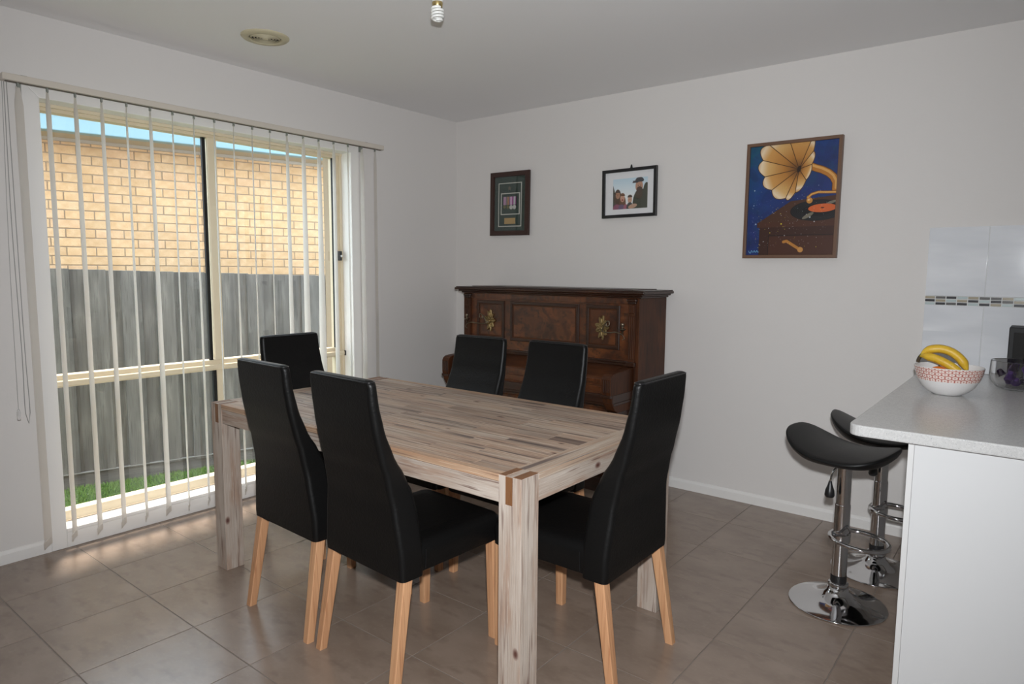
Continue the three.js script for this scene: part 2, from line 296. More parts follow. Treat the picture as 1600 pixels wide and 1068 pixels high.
// window unit
{ const w = structGroup('window_1', 'cream aluminium window with four panes facing the fence', 'window');
  const x0 = -0.165, x1 = -0.097, ya = YO0 + 0.004, yb = YO1 - 0.001, za = ZO0 + 0.001, zb = ZO1 - 0.001, zm = 1.953;
  const fr = (name, g) => part(name, g, frameCream, w);
  fr('frame_sill', merge([B(x0, x1, ya, 0.15, za, zb), B(x0 - 0.03, x0, ya, 0.125, za, zb)]));
  fr('frame_head', merge([B(x0, x1, 2.133, yb, za, zb), B(x1 - 0.001, x1 + 0.022, 2.148, yb, za, zb)]));
  fr('frame_jamb', merge([B(x0, x1, 0.15, 2.133, za, za + 0.047), B(x1, x1 + 0.014, 0.15, 2.148, za, za + 0.018)]));
  fr('frame_jamb', merge([B(x0, x1, 0.15, 2.133, zb - 0.03, zb), B(x1, x1 + 0.014, 0.15, 2.148, zb - 0.018, zb)]));
  fr('transom', merge([B(x0, x1, 0.786, 0.846, za + 0.047, zb - 0.03), RB(x1 - 0.002, x1 + 0.024, 0.792, 0.822, za + 0.004, zb - 0.02, 0.008, 3)]));
  part('end_cap', RB(x1 - 0.002, x1 + 0.028, 0.790, 0.824, za - 0.0005, za + 0.006, 0.002, 1), blackPlastic, w, 'black plastic end cap on the transom');
  fr('mullion', merge([B(x0, x1, 0.846, 2.133, zm - 0.03, zm + 0.012), RB(x1 - 0.004, x1 + 0.012, 0.846, 2.133, zm - 0.012, zm + 0.03, 0.005, 2)]));
  fr('mullion', B(x0, x1 - 0.006, 0.15, 0.786, zm - 0.028, zm + 0.014));
  part('black_strip', merge([B(x1 - 0.03, x1 - 0.012, 0.846, 2.133, zm + 0.03, zm + 0.049), B(x1 - 0.03, x1 - 0.012, 0.15, 0.786, zm + 0.014, zm + 0.034)]), black_strip, w, 'black strip beside the mullion');  // narrow black strips along the upper and lower mullion
  part('black_strip', B(x1 - 0.03, x1 - 0.012, 0.846, 2.133, za + 0.047, za + 0.056), black_strip, w, 'black strip in the jamb');
  for (const [z0, z1, y0, y1] of [[zm + 0.012, zb - 0.03, 0.846, 2.133], [za + 0.047, zm - 0.03, 0.846, 2.133], [zm + 0.014, zb - 0.03, 0.15, 0.786], [za + 0.047, zm - 0.028, 0.15, 0.786]])
    part('pane', B(-0.134, -0.130, y0, y1, z0, z1), glassPane, w);
  const lock = part('lock', RB(x1 - 0.002, x1 + 0.03, 1.447, 1.511, za + 0.018, za + 0.042, 0.004, 2), blackPlastic, w, 'black window lock with a silver key barrel');
  const k = new THREE.CylinderGeometry(0.008, 0.008, 0.006, 16); k.rotateZ(Math.PI / 2); k.translate(x1 + 0.032, 1.477, za + 0.03); part('key_barrel', k, chrome, lock); }

// ---------------------------------------------------------------- outside: lawn, fence, neighbour's house
const ang = 15 * Math.PI / 180, nrm = V3(Math.cos(ang), 0, Math.sin(ang)), tdir = V3(Math.sin(ang), 0, -Math.cos(ang));
function outFrame(g, D) { // local x runs along the wall (towards -z), local z is its outward normal
  const o = V3(3.739, 0, 3.967).addScaledVector(nrm, -D); g.position.copy(o); g.rotation.y = Math.atan2(nrm.x, nrm.z); return g;
}
// with rotation.y = atan2(nx,nz): local z -> nrm, local x -> (nz,0,-nx)
{ struct('lawn', B(-9, -0.28, -0.62, -0.43, -9, 12), std({ color: new THREE.Color().setRGB(0.05, 0.10, 0.02), roughness: 1 }), 'bare soil ground under the green lawn outside', 'ground');
  const blade = new THREE.BufferGeometry();
  blade.setAttribute('position', new THREE.Float32BufferAttribute([-0.003, 0, 0, 0.003, 0, 0, 0.0005, 0.04, 0.008, -0.0015, 0.024, 0.003], 3)); blade.setIndex([0, 1, 3, 1, 2, 3]); blade.computeVertexNormals();
  const n = 110000, im = new THREE.InstancedMesh(blade, std({ color: 0xffffff, roughness: 0.7, side: THREE.DoubleSide }), n), M = new THREE.Matrix4(), q = new THREE.Quaternion(), e = new THREE.Euler(), c = new THREE.Color();
  for (let i = 0; i < n; i++) { const x = rr(-3.2, -0.4), z = rr(-2.2, 4.2); e.set(rr(-0.5, 0.5), rr(0, 6.28), rr(-0.4, 0.4)); q.setFromEuler(e); const s = rr(0.45, 0.95); M.compose(V3(x, -0.432, z), q, V3(s * 1.5, s, s)); im.setMatrixAt(i, M); const k = rnd(); im.setColorAt(i, c.setRGB(0.12 + 0.07 * k, 0.22 + 0.11 * k, 0.045 + 0.03 * k)); }
  im.name = 'lawn_grass'; im.userData = { kind: 'stuff', label: 'short green grass along the paling fence', category: 'grass' }; im.castShadow = im.receiveShadow = true; scene.add(im); }
{ const f = thing('paling_fence', 'weathered grey timber paling fence behind the window', 'fence'); outFrame(f, 6.5);
  const fm = [[1, 1, 1], [0.92, 0.93, 0.93], [1.06, 1.05, 1.03], [0.86, 0.86, 0.86]].map((c) => std({ map: fenceTex, color: new THREE.Color().setRGB(...c), roughness: 0.9 }));
  const gs = [0, 1, 2, 3].map((k) => uvm(RB(-0.073, 0.073, -0.305, 1.385, -0.008, 0.008, 0.002, 1), 'y', 0.9, 0.35, k * 0.21, k * 0.33));
  for (let i = 0; i < 64; i++) { const s = -2.9 + i * 0.127, front = i % 2; const m = part('paling', gs[i % 4], fm[Math.floor(rnd() * 4)], f); m.position.set(s, -0.0246 * s + rr(-0.002, 0.002), front ? 0.012 : -0.006); }
  part('rail', merge([uvm(B(-3, 5.3, 0.0, 0.075, -0.06, -0.016), 'x', 0.9, 0.35), uvm(B(-3, 5.3, 1.0, 1.075, -0.06, -0.016), 'x', 0.9, 0.35)]), fm[3], f);
  part('plinth_board', uvm(B(-3, 5.3, -0.46, -0.312, -0.016, 0.012), 'x', 0.9, 0.35), fm[1], f);
  part('plinth_cap', B(-3, 5.3, -0.312, -0.304, -0.018, 0.024), std({ color: 0x8a8b88, roughness: 0.8 }), f, 'pale edge strip along the plinth board');
}
{ const h = thing('neighbour_house', 'neighbouring house with cream brick wall and pale blue gutter', 'house'); outFrame(h, 7.66);
  const y0 = 1.411, s0 = 0.408, CH = 0.086, BL = 0.2405;
  const bg = [0, 1, 2].map((k) => uvm(RB(-0.1152, 0.1152, -0.038, 0.038, -0.05, 0.0, 0.003, 1), 'x', 0.35, 0.35, k * 0.3, k * 0.21));
  const rest = []; let kept = 0;
  for (let k = -22; k < 14; k++) for (let i = -14; i < 26; i++) {
    const yc = y0 + k * CH + 0.043, sc = s0 + i * BL + (k % 2 === 0 ? BL * 0.5 : 0) - BL / 2 + (((k % 2) + 2) % 2 ? 0 : 0);
    const vis = k >= -1 && k <= 13 && sc > -0.55 && sc < 3.6;
    if (vis && kept < 300) { const m = part('brick', bg[(i + k + 60) % 3], brickMats[Math.floor(rnd() * 6)], h); m.position.set(sc, yc, 0); kept++; }
    else { const g = uvm(B(-0.1152, 0.1152, -0.038, 0.038, -0.05, 0.0), 'x', 0.35, 0.35, rnd(), rnd()); g.translate(sc, yc, 0); rest.push(g); }
  }
  part('outer_bricks', merge(rest), brickMats[0], h).userData.kind = 'stuff';
  part('mortar_wall', B(-3.3, 6.5, -0.5, 2.58, -0.2, -0.006), mortar, h);
  part('soffit', B(-3.4, 6.6, 2.585, 2.597, -0.1, 0.33), std({ color: new THREE.Color().setRGB(0.42, 0.35, 0.25), roughness: 0.8 }), h);
  part('quad_moulding', B(-3.4, 6.6, 2.556, 2.585, 0.0, 0.028), std({ color: new THREE.Color().setRGB(0.40, 0.36, 0.30), roughness: 0.8 }), h);
  part('gutter', merge([RB(-3.4, 6.6, 2.578, 2.72, 0.325, 0.44, 0.012, 2), B(-3.4, 6.6, 2.72, 2.735, 0.34, 0.452)]), std({ color: new THREE.Color().setRGB(0.20, 0.33, 0.38), roughness: 0.5 }), h, 'pale blue gutter');
  const r = B(-3.5, 6.7, -0.02, 0.02, -5, 0.42); r.rotateX(0.38); r.translate(0, 2.77, -0.03); part('roof', r, std({ color: new THREE.Color().setRGB(0.3, 0.32, 0.34), roughness: 0.7 }), h); }

// ---------------------------------------------------------------- vertical blind
{ const b = thing('vertical_blind', 'cream vertical blind with nineteen open vanes across the window', 'blind', [0.065, 0, 0]);
  part('head_rail', RB(-0.022, 0.022, 2.206, 2.236, 0.815, 2.985, 0.004, 2), railMat, b);
  part('rail_slot', B(-0.008, 0.008, 2.2035, 2.2062, 0.83, 2.97), std({ color: 0x6b655c, roughness: 0.7 }), b);
  for (const z of [2.90, 2.005, 0.96]) { part('bracket', merge([B(-0.055, 0.012, 2.2362, 2.2385, z - 0.012, z + 0.012), B(-0.062, -0.055, 2.18, 2.2385, z - 0.012, z + 0.012)]), greyClip, b); }
  const zc = [], al = [37, 31, 33.5, 34.5, 30, 40, 28.5, 33, 28.5, 35, 33, 33, 15, 8, 5, 19, 32, 16, 26], top = [38, 31, 31, 31, 26, 33, 26.5, 29, 29, 30, 32, 32.5, 22, 20, 22, 24, 34, 22, 26];
  for (let i = 0; i < 19; i++) zc.push(2.923 - i * 0.1135);
  zc.forEach((z, i) => {
    const NH = 28, NW = 6, pos = [], uv = [], idx = [], y1 = 2.188, y0 = 0.048 + rr(-0.004, 0.004), W = 0.089, sag = 0.006;
    for (let a = 0; a <= NH; a++) { const t = a / NH, y = y1 + (y0 - y1) * t, ang = (top[i] + (al[i] - top[i]) * Math.min(1, t * 1.5)) * Math.PI / 180;
      const taper = t < 0.012 ? 0.45 : 1;
      for (let c = 0; c <= NW; c++) { const s = (c / NW - 0.5) * W * taper, o = sag * (1 - Math.pow(2 * c / NW - 1, 2)) * taper; pos.push(s * Math.cos(ang) - o * Math.sin(ang), y, z + s * Math.sin(ang) + o * Math.cos(ang)); uv.push(c / NW, t); } }
    for (let a = 0; a < NH; a++) for (let c = 0; c < NW; c++) { const p = a * (NW + 1) + c; idx.push(p, p + 1, p + NW + 2, p, p + NW + 2, p + NW + 1); }
    const g = new THREE.BufferGeometry(); g.setAttribute('position', new THREE.Float32BufferAttribute(pos, 3)); g.setAttribute('uv', new THREE.Float32BufferAttribute(uv, 2)); g.setIndex(idx); g.computeVertexNormals();
    const v = part('vane', g, vaneMat, b);
    const an = al[i] * Math.PI / 180, wg = RB(-0.042, 0.042, 0, 0.032, -0.0016, 0.0016, 0.001, 1); wg.rotateY(-an); wg.translate(-0.004 * Math.sin(an), y0 + 0.003, z + 0.004 * Math.cos(an)); part('bottom_weight', wg, vaneMat, v);
    part('hanger', RB(-0.007, 0.007, 2.186, 2.206, z - 0.004, z + 0.004, 0.002, 1), greyClip, v);
  });
  part('bead_chain', tube([[0.0, 2.2, 2.975], [0.012, 1.6, 2.985], [0.03, 1.0, 2.985], [0.036, 0.68, 2.985], [0.037, 0.668, 2.978], [0.034, 0.69, 2.972], [0.026, 1.0, 2.972], [0.0, 2.2, 2.965]], 0.0016, 60, 6), chainMat, b);
  part('pull_cord', tube([[0.0, 2.2, 3.0 - 0.018], [0.02, 1.4, 3.005], [0.035, 0.74, 3.015]], 0.001, 30, 6), chainMat, b);
  part('cord_weight', lathe([[0.0, 0.69], [0.006, 0.69], [0.008, 0.70], [0.0075, 0.725], [0.004, 0.738], [0.0, 0.74]].map(([x, y]) => [x, y]), 16).translate(0.035, 0, 3.015), clearPlastic, b);
}

// ---------------------------------------------------------------- dining table
{ const X0 = 0.783, X1 = 2.578, Z0 = 1.474, Z1 = 2.462, TOP = 0.778, L = 0.086, AP = 0.088;
  const t = thing('dining_table', 'whitewashed rustic timber dining table with thick square legs', 'table', [(X0 + X1) / 2, 0, (Z0 + Z1) / 2]);
  const hx = (X1 - X0) / 2, hz = (Z1 - Z0) / 2;
  // legs: square posts with a slot at the head where the end rail passes through
  for (const sx of [-1, 1]) for (const sz of [-1, 1]) {
    const ox = sx > 0 ? hx - L : -hx, oz = sz > 0 ? hz - L : -hz;
    const a = 0.026, s = 0.027; // inner prong, slot, outer prong along x, measured from the inside
    const xa = sx > 0 ? ox + a : ox + L - a - s, xb = xa + s;
    const lu = rnd(), lv = rnd();
    const leg = part('leg', uvm(RB(ox, ox + L, 0, TOP - AP, oz, oz + L, 0.0015, 1), 'y', 1.2, 0.4, lu, lv), washMat, t);
    const prongs = [[ox, xa], [xb, ox + L]].map(([p, q]) => uvm(RB(p, q, TOP - AP - 0.001, TOP - 0.0004, oz, oz + L, 0.001, 1), 'y', 1.2, 0.4, lu, lv));
    part('leg_prong', prongs[0], washMat, leg); part('leg_prong', prongs[1], washMat, leg);
    part('prong_end_grain', uvm(B(ox + 0.001, xa - 0.001, TOP - 0.001, TOP + 0.0006, oz + 0.001, oz + L - 0.001), 'z', 0.3, 0.3), endGrain, leg, 'dark end grain on top of the leg');
    part('prong_end_grain', uvm(B(xb + 0.001, ox + L - 0.001, TOP - 0.001, TOP + 0.0006, oz + 0.001, oz + L - 0.001), 'z', 0.3, 0.3), endGrain, leg, 'dark end grain on top of the leg');
  }
  for (const sx of [-1, 1]) { // end rails with through tenons, end boards on top
    const ox = sx > 0 ? hx - L : -hx, xa = (sx > 0 ? ox + 0.026 : ox + L - 0.026 - 0.027), xb = xa + 0.027;
    const rail = part('end_rail', uvm(RB(sx > 0 ? ox + 0.03 : ox + 0.003, sx > 0 ? ox + L - 0.003 : ox + L - 0.03, TOP - AP, TOP - 0.021, -hz + L, hz - L, 0.002, 1), 'z', 1.2, 0.4, rnd(), 0.13), washMat, t);
    for (const sz of [-1, 1]) { const za = sz > 0 ? hz - L : -hz; part('tenon', uvm(B(xa + 0.0004, xb - 0.0004, TOP - AP + 0.0005, TOP - 0.0008, za, za + L - 0.0), 'z', 1.2, 0.4, rnd(), rnd()), washMat, rail);
      part('tenon_end_grain', uvm(B(xa + 0.0005, xb - 0.0005, TOP - AP + 0.001, TOP - 0.002, sz > 0 ? hz - 0.0015 : -hz - 0.0006, sz > 0 ? hz + 0.0006 : -hz + 0.0015), 'y', 0.3, 0.3), endGrain, rail, 'dark end grain of the through tenon'); }
    part('end_board', uvm(RB(ox, ox + L, TOP - 0.021, TOP, -hz + L, hz - L, 0.0015, 1), 'z', 1.2, 0.4, rnd(), rnd()), washTones[1], t);
  }
  for (const sz of [-1, 1]) {
    part('side_rail', uvm(RB(-hx + L, hx - L, TOP - AP, TOP - 0.024, sz > 0 ? hz - 0.028 : -hz + 0.004, sz > 0 ? hz - 0.004 : -hz + 0.028, 0.002, 1), 'x', 1.2, 0.4, rnd(), 0.4), washMat, t);
    part('edge_board', uvm(RB(-hx + L, hx - L, TOP - 0.022, TOP, sz > 0 ? hz - 0.03 : -hz, sz > 0 ? hz : -hz + 0.03, 0.0015, 1), 'x', 1.2, 0.4, rnd(), rnd()), edgeWood, t);
  }
  // the field of staves between the edge boards and the end boards
  const fx0 = -hx + L, fx1 = hx - L, fz0 = -hz + 0.03, fz1 = hz - 0.03, rows = 16, rw = (fz1 - fz0) / rows;
  for (let r = 0; r < rows; r++) {
    let x = fx0; const z0 = fz0 + r * rw; let first = true;
    while (x < fx1 - 0.01) {
      let len = rr(0.38, 0.85); if (first) len *= rr(0.35, 1); first = false;
      let x2 = Math.min(fx1, x + len); if (fx1 - x2 < 0.14) x2 = fx1;
      let mat = washTones[Math.floor(rnd() * 5)];
      if (r === 8 && x2 === fx1) { const xm = fx1 - 0.135; part('stave', uvm(RB(x, xm, TOP - 0.02, TOP + rr(-0.0004, 0), z0, z0 + rw, 0.0008, 1), 'x', 1.2, 0.4, rnd(), rnd()), mat, t); x = xm; mat = darkStave; }
      part('stave', uvm(RB(x, x2, TOP - 0.02, TOP + rr(-0.0004, 0), z0, z0 + rw, 0.0008, 1), 'x', 1.2, 0.4, rnd(), rnd()), mat, t); x = x2;
    }
  }
}

// ---------------------------------------------------------------- dining chairs (local: back towards +z, rear hem at z = 0)
const backRear = [[0.374, 0.0], [0.45, 0.0], [0.61, 0.009], [0.72, 0.027], [0.77, 0.042], [0.88, 0.065], [0.965, 0.077], [1.04, 0.082]];
const backThick = [[0.374, 0.098], [0.55, 0.104], [0.646, 0.099], [0.71, 0.082], [0.79, 0.058], [0.87, 0.045], [0.96, 0.038], [1.04, 0.034]];
const backHalf = [[0.374, 0.223], [0.45, 0.220], [0.52, 0.210], [0.58, 0.200], [0.65, 0.190], [0.8, 0.181], [1.04, 0.173]];
function backRing(y, inset = 0, cut = 0) { const zr = lerpTab(backRear, y), th = lerpTab(backThick, y); let w = lerpTab(backHalf, y); w -= cut; return rring(-w + inset, w - inset, zr - th + inset, zr - inset, 0.02, y, 5); }
const chairGeo = (() => {
  const rings = []; const hem = rring(-0.222, 0.222, -0.098, -0.002, 0.02, 0.374, 5).map((p) => { p.y += 0.018 * Math.pow(Math.max(0, 1 - Math.abs(p.x) / 0.19), 0.7); return p; });
  rings.push(hem); for (let i = 0; i <= 26; i++) { const y = 0.40 + (1.018 - 0.40) * i / 26; rings.push(backRing(y)); }
  rings.push(backRing(1.026, 0, 0.0015)); rings.push(backRing(1.032, 0.0, 0.005)); rings.push(backRing(1.0365, 0.002, 0.009)); rings.push(backRing(1.0395, 0.006, 0.014)); rings.push(backRing(1.0405, 0.011, 0.018));
  const back = loft(rings);
  const ridge = new THREE.TubeGeometry(new THREE.CatmullRomCurve3(backRing(1.0335, 0.0, 0.0062), true), 80, 0.0022, 6, true);
  const sr = []; for (const [y, i] of [[0.385, 0.006], [0.39, 0.001], [0.43, 0], [0.452, 0], [0.470, 0.005], [0.483, 0.016], [0.489, 0.034], [0.492, 0.07]]) sr.push(rring(-0.219 + i, 0.219 - i, -0.488 + i, -0.055, 0.03, y, 5));
  const seat = loft(sr);
  const lg = (x0, z0, x1, z1, a, b, top) => loft([rring(x1 - b, x1 + b, z1 - b, z1 + b, 0.004, 0, 2), rring(x0 - a, x0 + a, z0 - a, z0 + a, 0.004, top, 2)]);
  const legs = [lg(-0.192, -0.456, -0.200, -0.458, 0.0205, 0.016, 0.392), lg(0.192, -0.456, 0.200, -0.458, 0.0205, 0.016, 0.392), lg(-0.198, -0.032, -0.212, 0.030, 0.0195, 0.0155, 0.386), lg(0.198, -0.032, 0.212, 0.030, 0.0195, 0.0155, 0.386)].map((g, i) => uvm(g, 'y', 0.8, 0.3, i * 0.23, i * 0.31));
  const bu = uvm(back, 'y', 0.4, 0.4), su = uvm(seat, 'x', 0.4, 0.4);
  // smooth normals again after the uv split
  const smooth = (g0, gu) => { gu.setAttribute('normal', g0.toNonIndexed().attributes.normal); return gu; };
  const seam = [-1, 1].map((s) => tube([[s * 0.2205, 0.395, -0.101], [s * 0.2205, 0.43, -0.103], [s * 0.2200, 0.46, -0.104]], 0.0013, 16, 5));
  return { back: smooth(back, bu), ridge, seat: smooth(seat, su), legs, seam };
})();
function makeChair(label, pos, turn) {
  const c = thing('dining_chair', label, 'chair', pos, turn, 'black dining chairs around the table');
  const bk = part('backrest', chairGeo.back, leather, c); part('piping', chairGeo.ridge, pipingMat, bk); chairGeo.seam.forEach((g) => part('seam', g, pipingMat, bk));
  part('seat', chairGeo.seat, leather, c); chairGeo.legs.forEach((g) => part('leg', g, oak, c));
  return c;
}
makeChair('black leather high-back chair on the long side away from the piano, nearer the window', [1.457, 0, 2.538], -0.04);
makeChair('black leather high-back chair on the long side away from the piano, nearer the bar stools', [1.953, 0, 2.553], -0.055);
makeChair('black leather high-back chair at the table end towards the bar stools', [2.69, 0, 1.935], Math.PI / 2);
makeChair('black leather high-back chair at the table end in front of the window', [0.636, 0, 1.91], -Math.PI / 2);
makeChair('black leather high-back chair on the piano side, nearer the window', [1.412, 0, 1.376], Math.PI);
makeChair('black leather high-back chair on the piano side, nearer the painting', [1.882, 0, 1.346], Math.PI - 0.02);

// ---------------------------------------------------------------- upright piano
{ const PX = 1.1435, W = 0.7075;
  const p = thing('upright_piano', 'antique walnut upright piano with brass candle sconces against the wall', 'piano', [PX, 0, 0.03]);
  const D = 0.355, wg = (g, ax = 'y') => uvm(g, ax, 0.6, 0.6, rnd(), rnd());
  part('side_panel', wg(RB(-W, -W + 0.032, 0.0, 1.226, 0.0, D, 0.003, 1)), walnut, p); part('side_panel', wg(RB(W - 0.032, W, 0.0, 1.226, 0.0, D, 0.003, 1)), walnut, p);
  part('back_board', wg(B(-W + 0.032, W - 0.032, 0.02, 1.22, 0.0, 0.02)), walnutDark, p);
  // lid: moulded slab with a raised hinged centre
  const lidProf = (ov, y0, y1) => RB(-W - ov, W + ov, y0, y1, 0.0, D + ov, 0.006, 2);
  const lid = part('top_lid', wg(merge([lidProf(0.014, 1.226, 1.238), lidProf(0.03, 1.238, 1.250), lidProf(0.05, 1.250, 1.266), lidProf(0.042, 1.266, 1.272)]), 'x'), walnutDark, p);
  part('lid_flap', wg(RB(-W + 0.06, W - 0.06, 1.272, 1.277, 0.02, D - 0.02, 0.002, 1), 'x'), walnutDark, lid);
  // upper front board with three framed panels
  const front = part('upper_front_board', wg(B(-W + 0.032, W - 0.032, 0.80, 1.226, D - 0.03, D - 0.006), 'x'), burl, p);
  part('frieze', wg(RB(-W + 0.03, W - 0.03, 1.19, 1.226, D - 0.006, D + 0.002, 0.002, 1), 'x'), burl, front);
  const panels = [[-0.583, -0.331], [-0.280, 0.281], [0.332, 0.574]];
  for (const [a, b] of panels) {
    const y0 = 0.908, y1 = 1.178, bw = 0.022;
    const fr = extrude(rectPts(a, b, y0, y1), 0.006, 0.004, [rectPts(a + bw, b - bw, y0 + bw, y1 - bw)], 2); fr.translate(0, 0, D - 0.008);
    const m = part('panel_moulding', wg(fr, 'x'), walnutDark, front); part('panel_field', wg(B(a + bw - 0.002, b - bw + 0.002, y0 + bw - 0.002, y1 - bw + 0.002, D - 0.012, D - 0.004), 'x'), burl, m);
    const inner = extrude(rectPts(a + bw - 0.001, b - bw + 0.001, y0 + bw - 0.001, y1 - bw + 0.001), 0.003, 0.001, [rectPts(a + bw + 0.008, b - bw - 0.008, y0 + bw + 0.008, y1 - bw - 0.008)], 1); inner.translate(0, 0, D - 0.005); part('inner_bead', wg(inner, 'x'), walnut, m);
  }
  for (const s of [-1, 1]) { const x = s * 0.661; // fluted pilasters
    const pil = part('pilaster', wg(merge([RB(x - 0.023, x + 0.023, 0.84, 1.19, D - 0.008, D + 0.010, 0.002, 1), ...[-0.012, 0, 0.012].map((o) => RB(x + o - 0.004, x + o + 0.004, 0.86, 1.12, D + 0.006, D + 0.015, 0.0035, 2)), RB(x - 0.016, x + 0.016, 1.135, 1.18, D + 0.006, D + 0.014, 0.003, 1)])), walnut, p);
    part('capital', wg(merge([RB(x - 0.034, x + 0.034, 1.205, 1.222, D - 0.008, D + 0.022, 0.006, 2), RB(x - 0.028, x + 0.028, 1.192, 1.206, D - 0.008, D + 0.017, 0.004, 2)]), 'x'), walnutDark, pil);
    part('pilaster_foot', wg(RB(x - 0.03, x + 0.03, 0.815, 0.842, D - 0.008, D + 0.018, 0.004, 2), 'x'), walnutDark, pil); }
  part('ledge_moulding', wg(merge([RB(-W + 0.032, W - 0.032, 0.832, 0.846, D - 0.02, D + 0.012, 0.004, 2), RB(-W + 0.032, W - 0.032, 0.815, 0.832, D - 0.02, D + 0.004, 0.003, 2)]), 'x'), walnutDark, p);
  // curved fallboard with two burl fields, key bed, cheeks
  const zy = (pts, x0, x1, bevel = 0) => { const g = extrude(pts.map(([z, y]) => [-z, y]), x1 - x0 - 2 * bevel, bevel); g.rotateY(Math.PI / 2); g.translate(x0 + bevel, 0, 0); return g; };  // (z,y) profile swept along x
  const fb = [[0.33, 0.815], [0.37, 0.812], [0.42, 0.806], [0.475, 0.795], [0.515, 0.782], [0.54, 0.775], [0.56, 0.772], [0.572, 0.766], [0.576, 0.755], [0.576, 0.672], [0.33, 0.672]];
  const fall = part('fallboard', wg(zy(fb, -W + 0.095, W - 0.095), 'x'), walnut, p);
  for (const [y0, y1] of [[0.722, 0.758], [0.684, 0.716]]) part('fallboard_field', wg(RB(-W + 0.12, W - 0.12, y0, y1, 0.574, 0.5785, 0.002, 1), 'x'), burl, fall);
  part('key_bed', wg(merge([RB(-W + 0.03, W - 0.03, 0.622, 0.672, 0.3, 0.598, 0.005, 2), RB(-W + 0.03, W - 0.03, 0.606, 0.622, 0.3, 0.585, 0.004, 2)]), 'x'), walnutDark, p);
  const cheekPts = [[0.33, 0.812], [0.40, 0.808], [0.45, 0.802], [0.50, 0.8], [0.56, 0.798], [0.59, 0.793], [0.608, 0.782], [0.617, 0.765], [0.617, 0.69], [0.612, 0.665], [0.60, 0.63], [0.585, 0.605], [0.565, 0.58], [0.53, 0.56], [0.33, 0.56]];
  for (const s of [-1, 1]) { const x0 = s > 0 ? W - 0.095 : -W + 0.035, x1 = x0 + 0.06;
    const ck = part('cheek', wg(zy(cheekPts, x0, x1, 0.003), 'y'), walnut, p);
    part('cheek_flutes', wg(merge([0.014, 0.026, 0.038, 0.05].map((o) => RB(x0 + o - 0.003, x0 + o + 0.003, 0.69, 0.76, 0.612, 0.6205, 0.003, 2)))), walnutDark, ck);
    part('cheek_moulding', wg(RB(x0 - 0.003, x1 + 0.003, 0.655, 0.672, 0.34, 0.622, 0.004, 2), 'x'), walnutDark, ck);
    const br = [[0.33, 0.56], [0.55, 0.56], [0.545, 0.50], [0.50, 0.42], [0.44, 0.36], [0.41, 0.26], [0.42, 0.16], [0.46, 0.1], [0.46, 0.0], [0.33, 0.0]];
    part('console_leg', wg(zy(br, x0 + 0.004, x1 - 0.004, 0.003), 'y'), walnutDark, p); }
  part('lower_panel', wg(merge([B(-W + 0.032, W - 0.032, 0.09, 0.606, D - 0.06, D - 0.03), RB(-0.5, 0.5, 0.16, 0.53, D - 0.032, D - 0.022, 0.004, 1)]), 'x'), burl, p);
  part('plinth', wg(RB(-W, W, 0.0, 0.09, 0.0, D + 0.02, 0.004, 1), 'x'), walnutDark, p);
  // brass sconces: leafy back plate, scrolled arm, cup and drip pan
  const sconce = (x, s) => {
    const y = 1.039, z0 = D - 0.004, plate = new THREE.Shape(); const n = 56;
    for (let i = 0; i <= n; i++) { const a = i / n * Math.PI * 2, lob = 1 + 0.26 * Math.cos(a * 9) + 0.16 * Math.cos(a * 4 + 0.6), rx = 0.036 * lob, ry = 0.066 * (0.86 + 0.18 * Math.cos(a * 9) + 0.12 * Math.cos(2 * a + Math.PI)); const px = rx * Math.cos(a), py = ry * Math.sin(a); i ? plate.lineTo(px, py) : plate.moveTo(px, py); }
    const pg = new THREE.ExtrudeGeometry(plate, { depth: 0.004, bevelEnabled: true, bevelThickness: 0.004, bevelSize: 0.002, bevelSegments: 2 }); pg.translate(x, y, z0 + 0.003);
    const leaf = []; for (const [a, r, l] of [[0.4, 0.012, 0.036], [1.57, 0.013, 0.05], [2.7, 0.012, 0.036], [3.6, 0.012, 0.034], [4.71, 0.013, 0.052], [5.8, 0.012, 0.034], [1.1, 0.009, 0.03], [2.05, 0.009, 0.03], [4.2, 0.009, 0.03], [5.2, 0.009, 0.03]]) { const g = new THREE.SphereGeometry(1, 8, 6); g.scale(l * 0.42, r * 0.5, 0.006); g.rotateZ(a); g.translate(x + Math.cos(a) * l * 0.85, y + Math.sin(a) * l * 0.8, z0 + 0.011); leaf.push(g); }
    const hub = new THREE.SphereGeometry(0.011, 12, 8); hub.scale(1, 1, 0.8); hub.translate(x, y - 0.004, z0 + 0.014); leaf.push(hub);
    const sc = part('sconce', merge([pg, ...leaf]), brass, p, 'ornate brass candle sconce');
    const zz = z0 + 0.03;
    part('sconce_arm', merge([tube([[x, y, z0 + 0.012], [x + s * 0.02, y - 0.02, zz], [x + s * 0.07, y - 0.024, zz + 0.012], [x + s * 0.13, y - 0.018, zz + 0.022], [x + s * 0.172, y - 0.03, zz + 0.026]], 0.0042, 28, 6),
      tube([[x + s * 0.015, y - 0.012, zz], [x + s * 0.04, y + 0.03, zz + 0.004], [x + s * 0.064, y + 0.045, zz + 0.007], [x + s * 0.07, y + 0.022, zz + 0.008], [x + s * 0.05, y + 0.012, zz + 0.006], [x + s * 0.046, y + 0.03, zz + 0.005]], 0.0038, 30, 6),
      tube([[x + s * 0.172, y - 0.03, zz + 0.026], [x + s * 0.185, y - 0.052, zz + 0.026], [x + s * 0.172, y - 0.062, zz + 0.026]], 0.003, 12, 6)]), brassDark, sc);
    const cup = lathe([[0.001, -0.03], [0.007, -0.028], [0.005, -0.018], [0.02, -0.006], [0.021, -0.003], [0.008, 0.0], [0.006, 0.006], [0.011, 0.018], [0.0115, 0.028], [0.0085, 0.03], [0.008, 0.02], [0.001, 0.018]], 20); cup.translate(x + s * 0.172, y + 0.008, zz + 0.026);
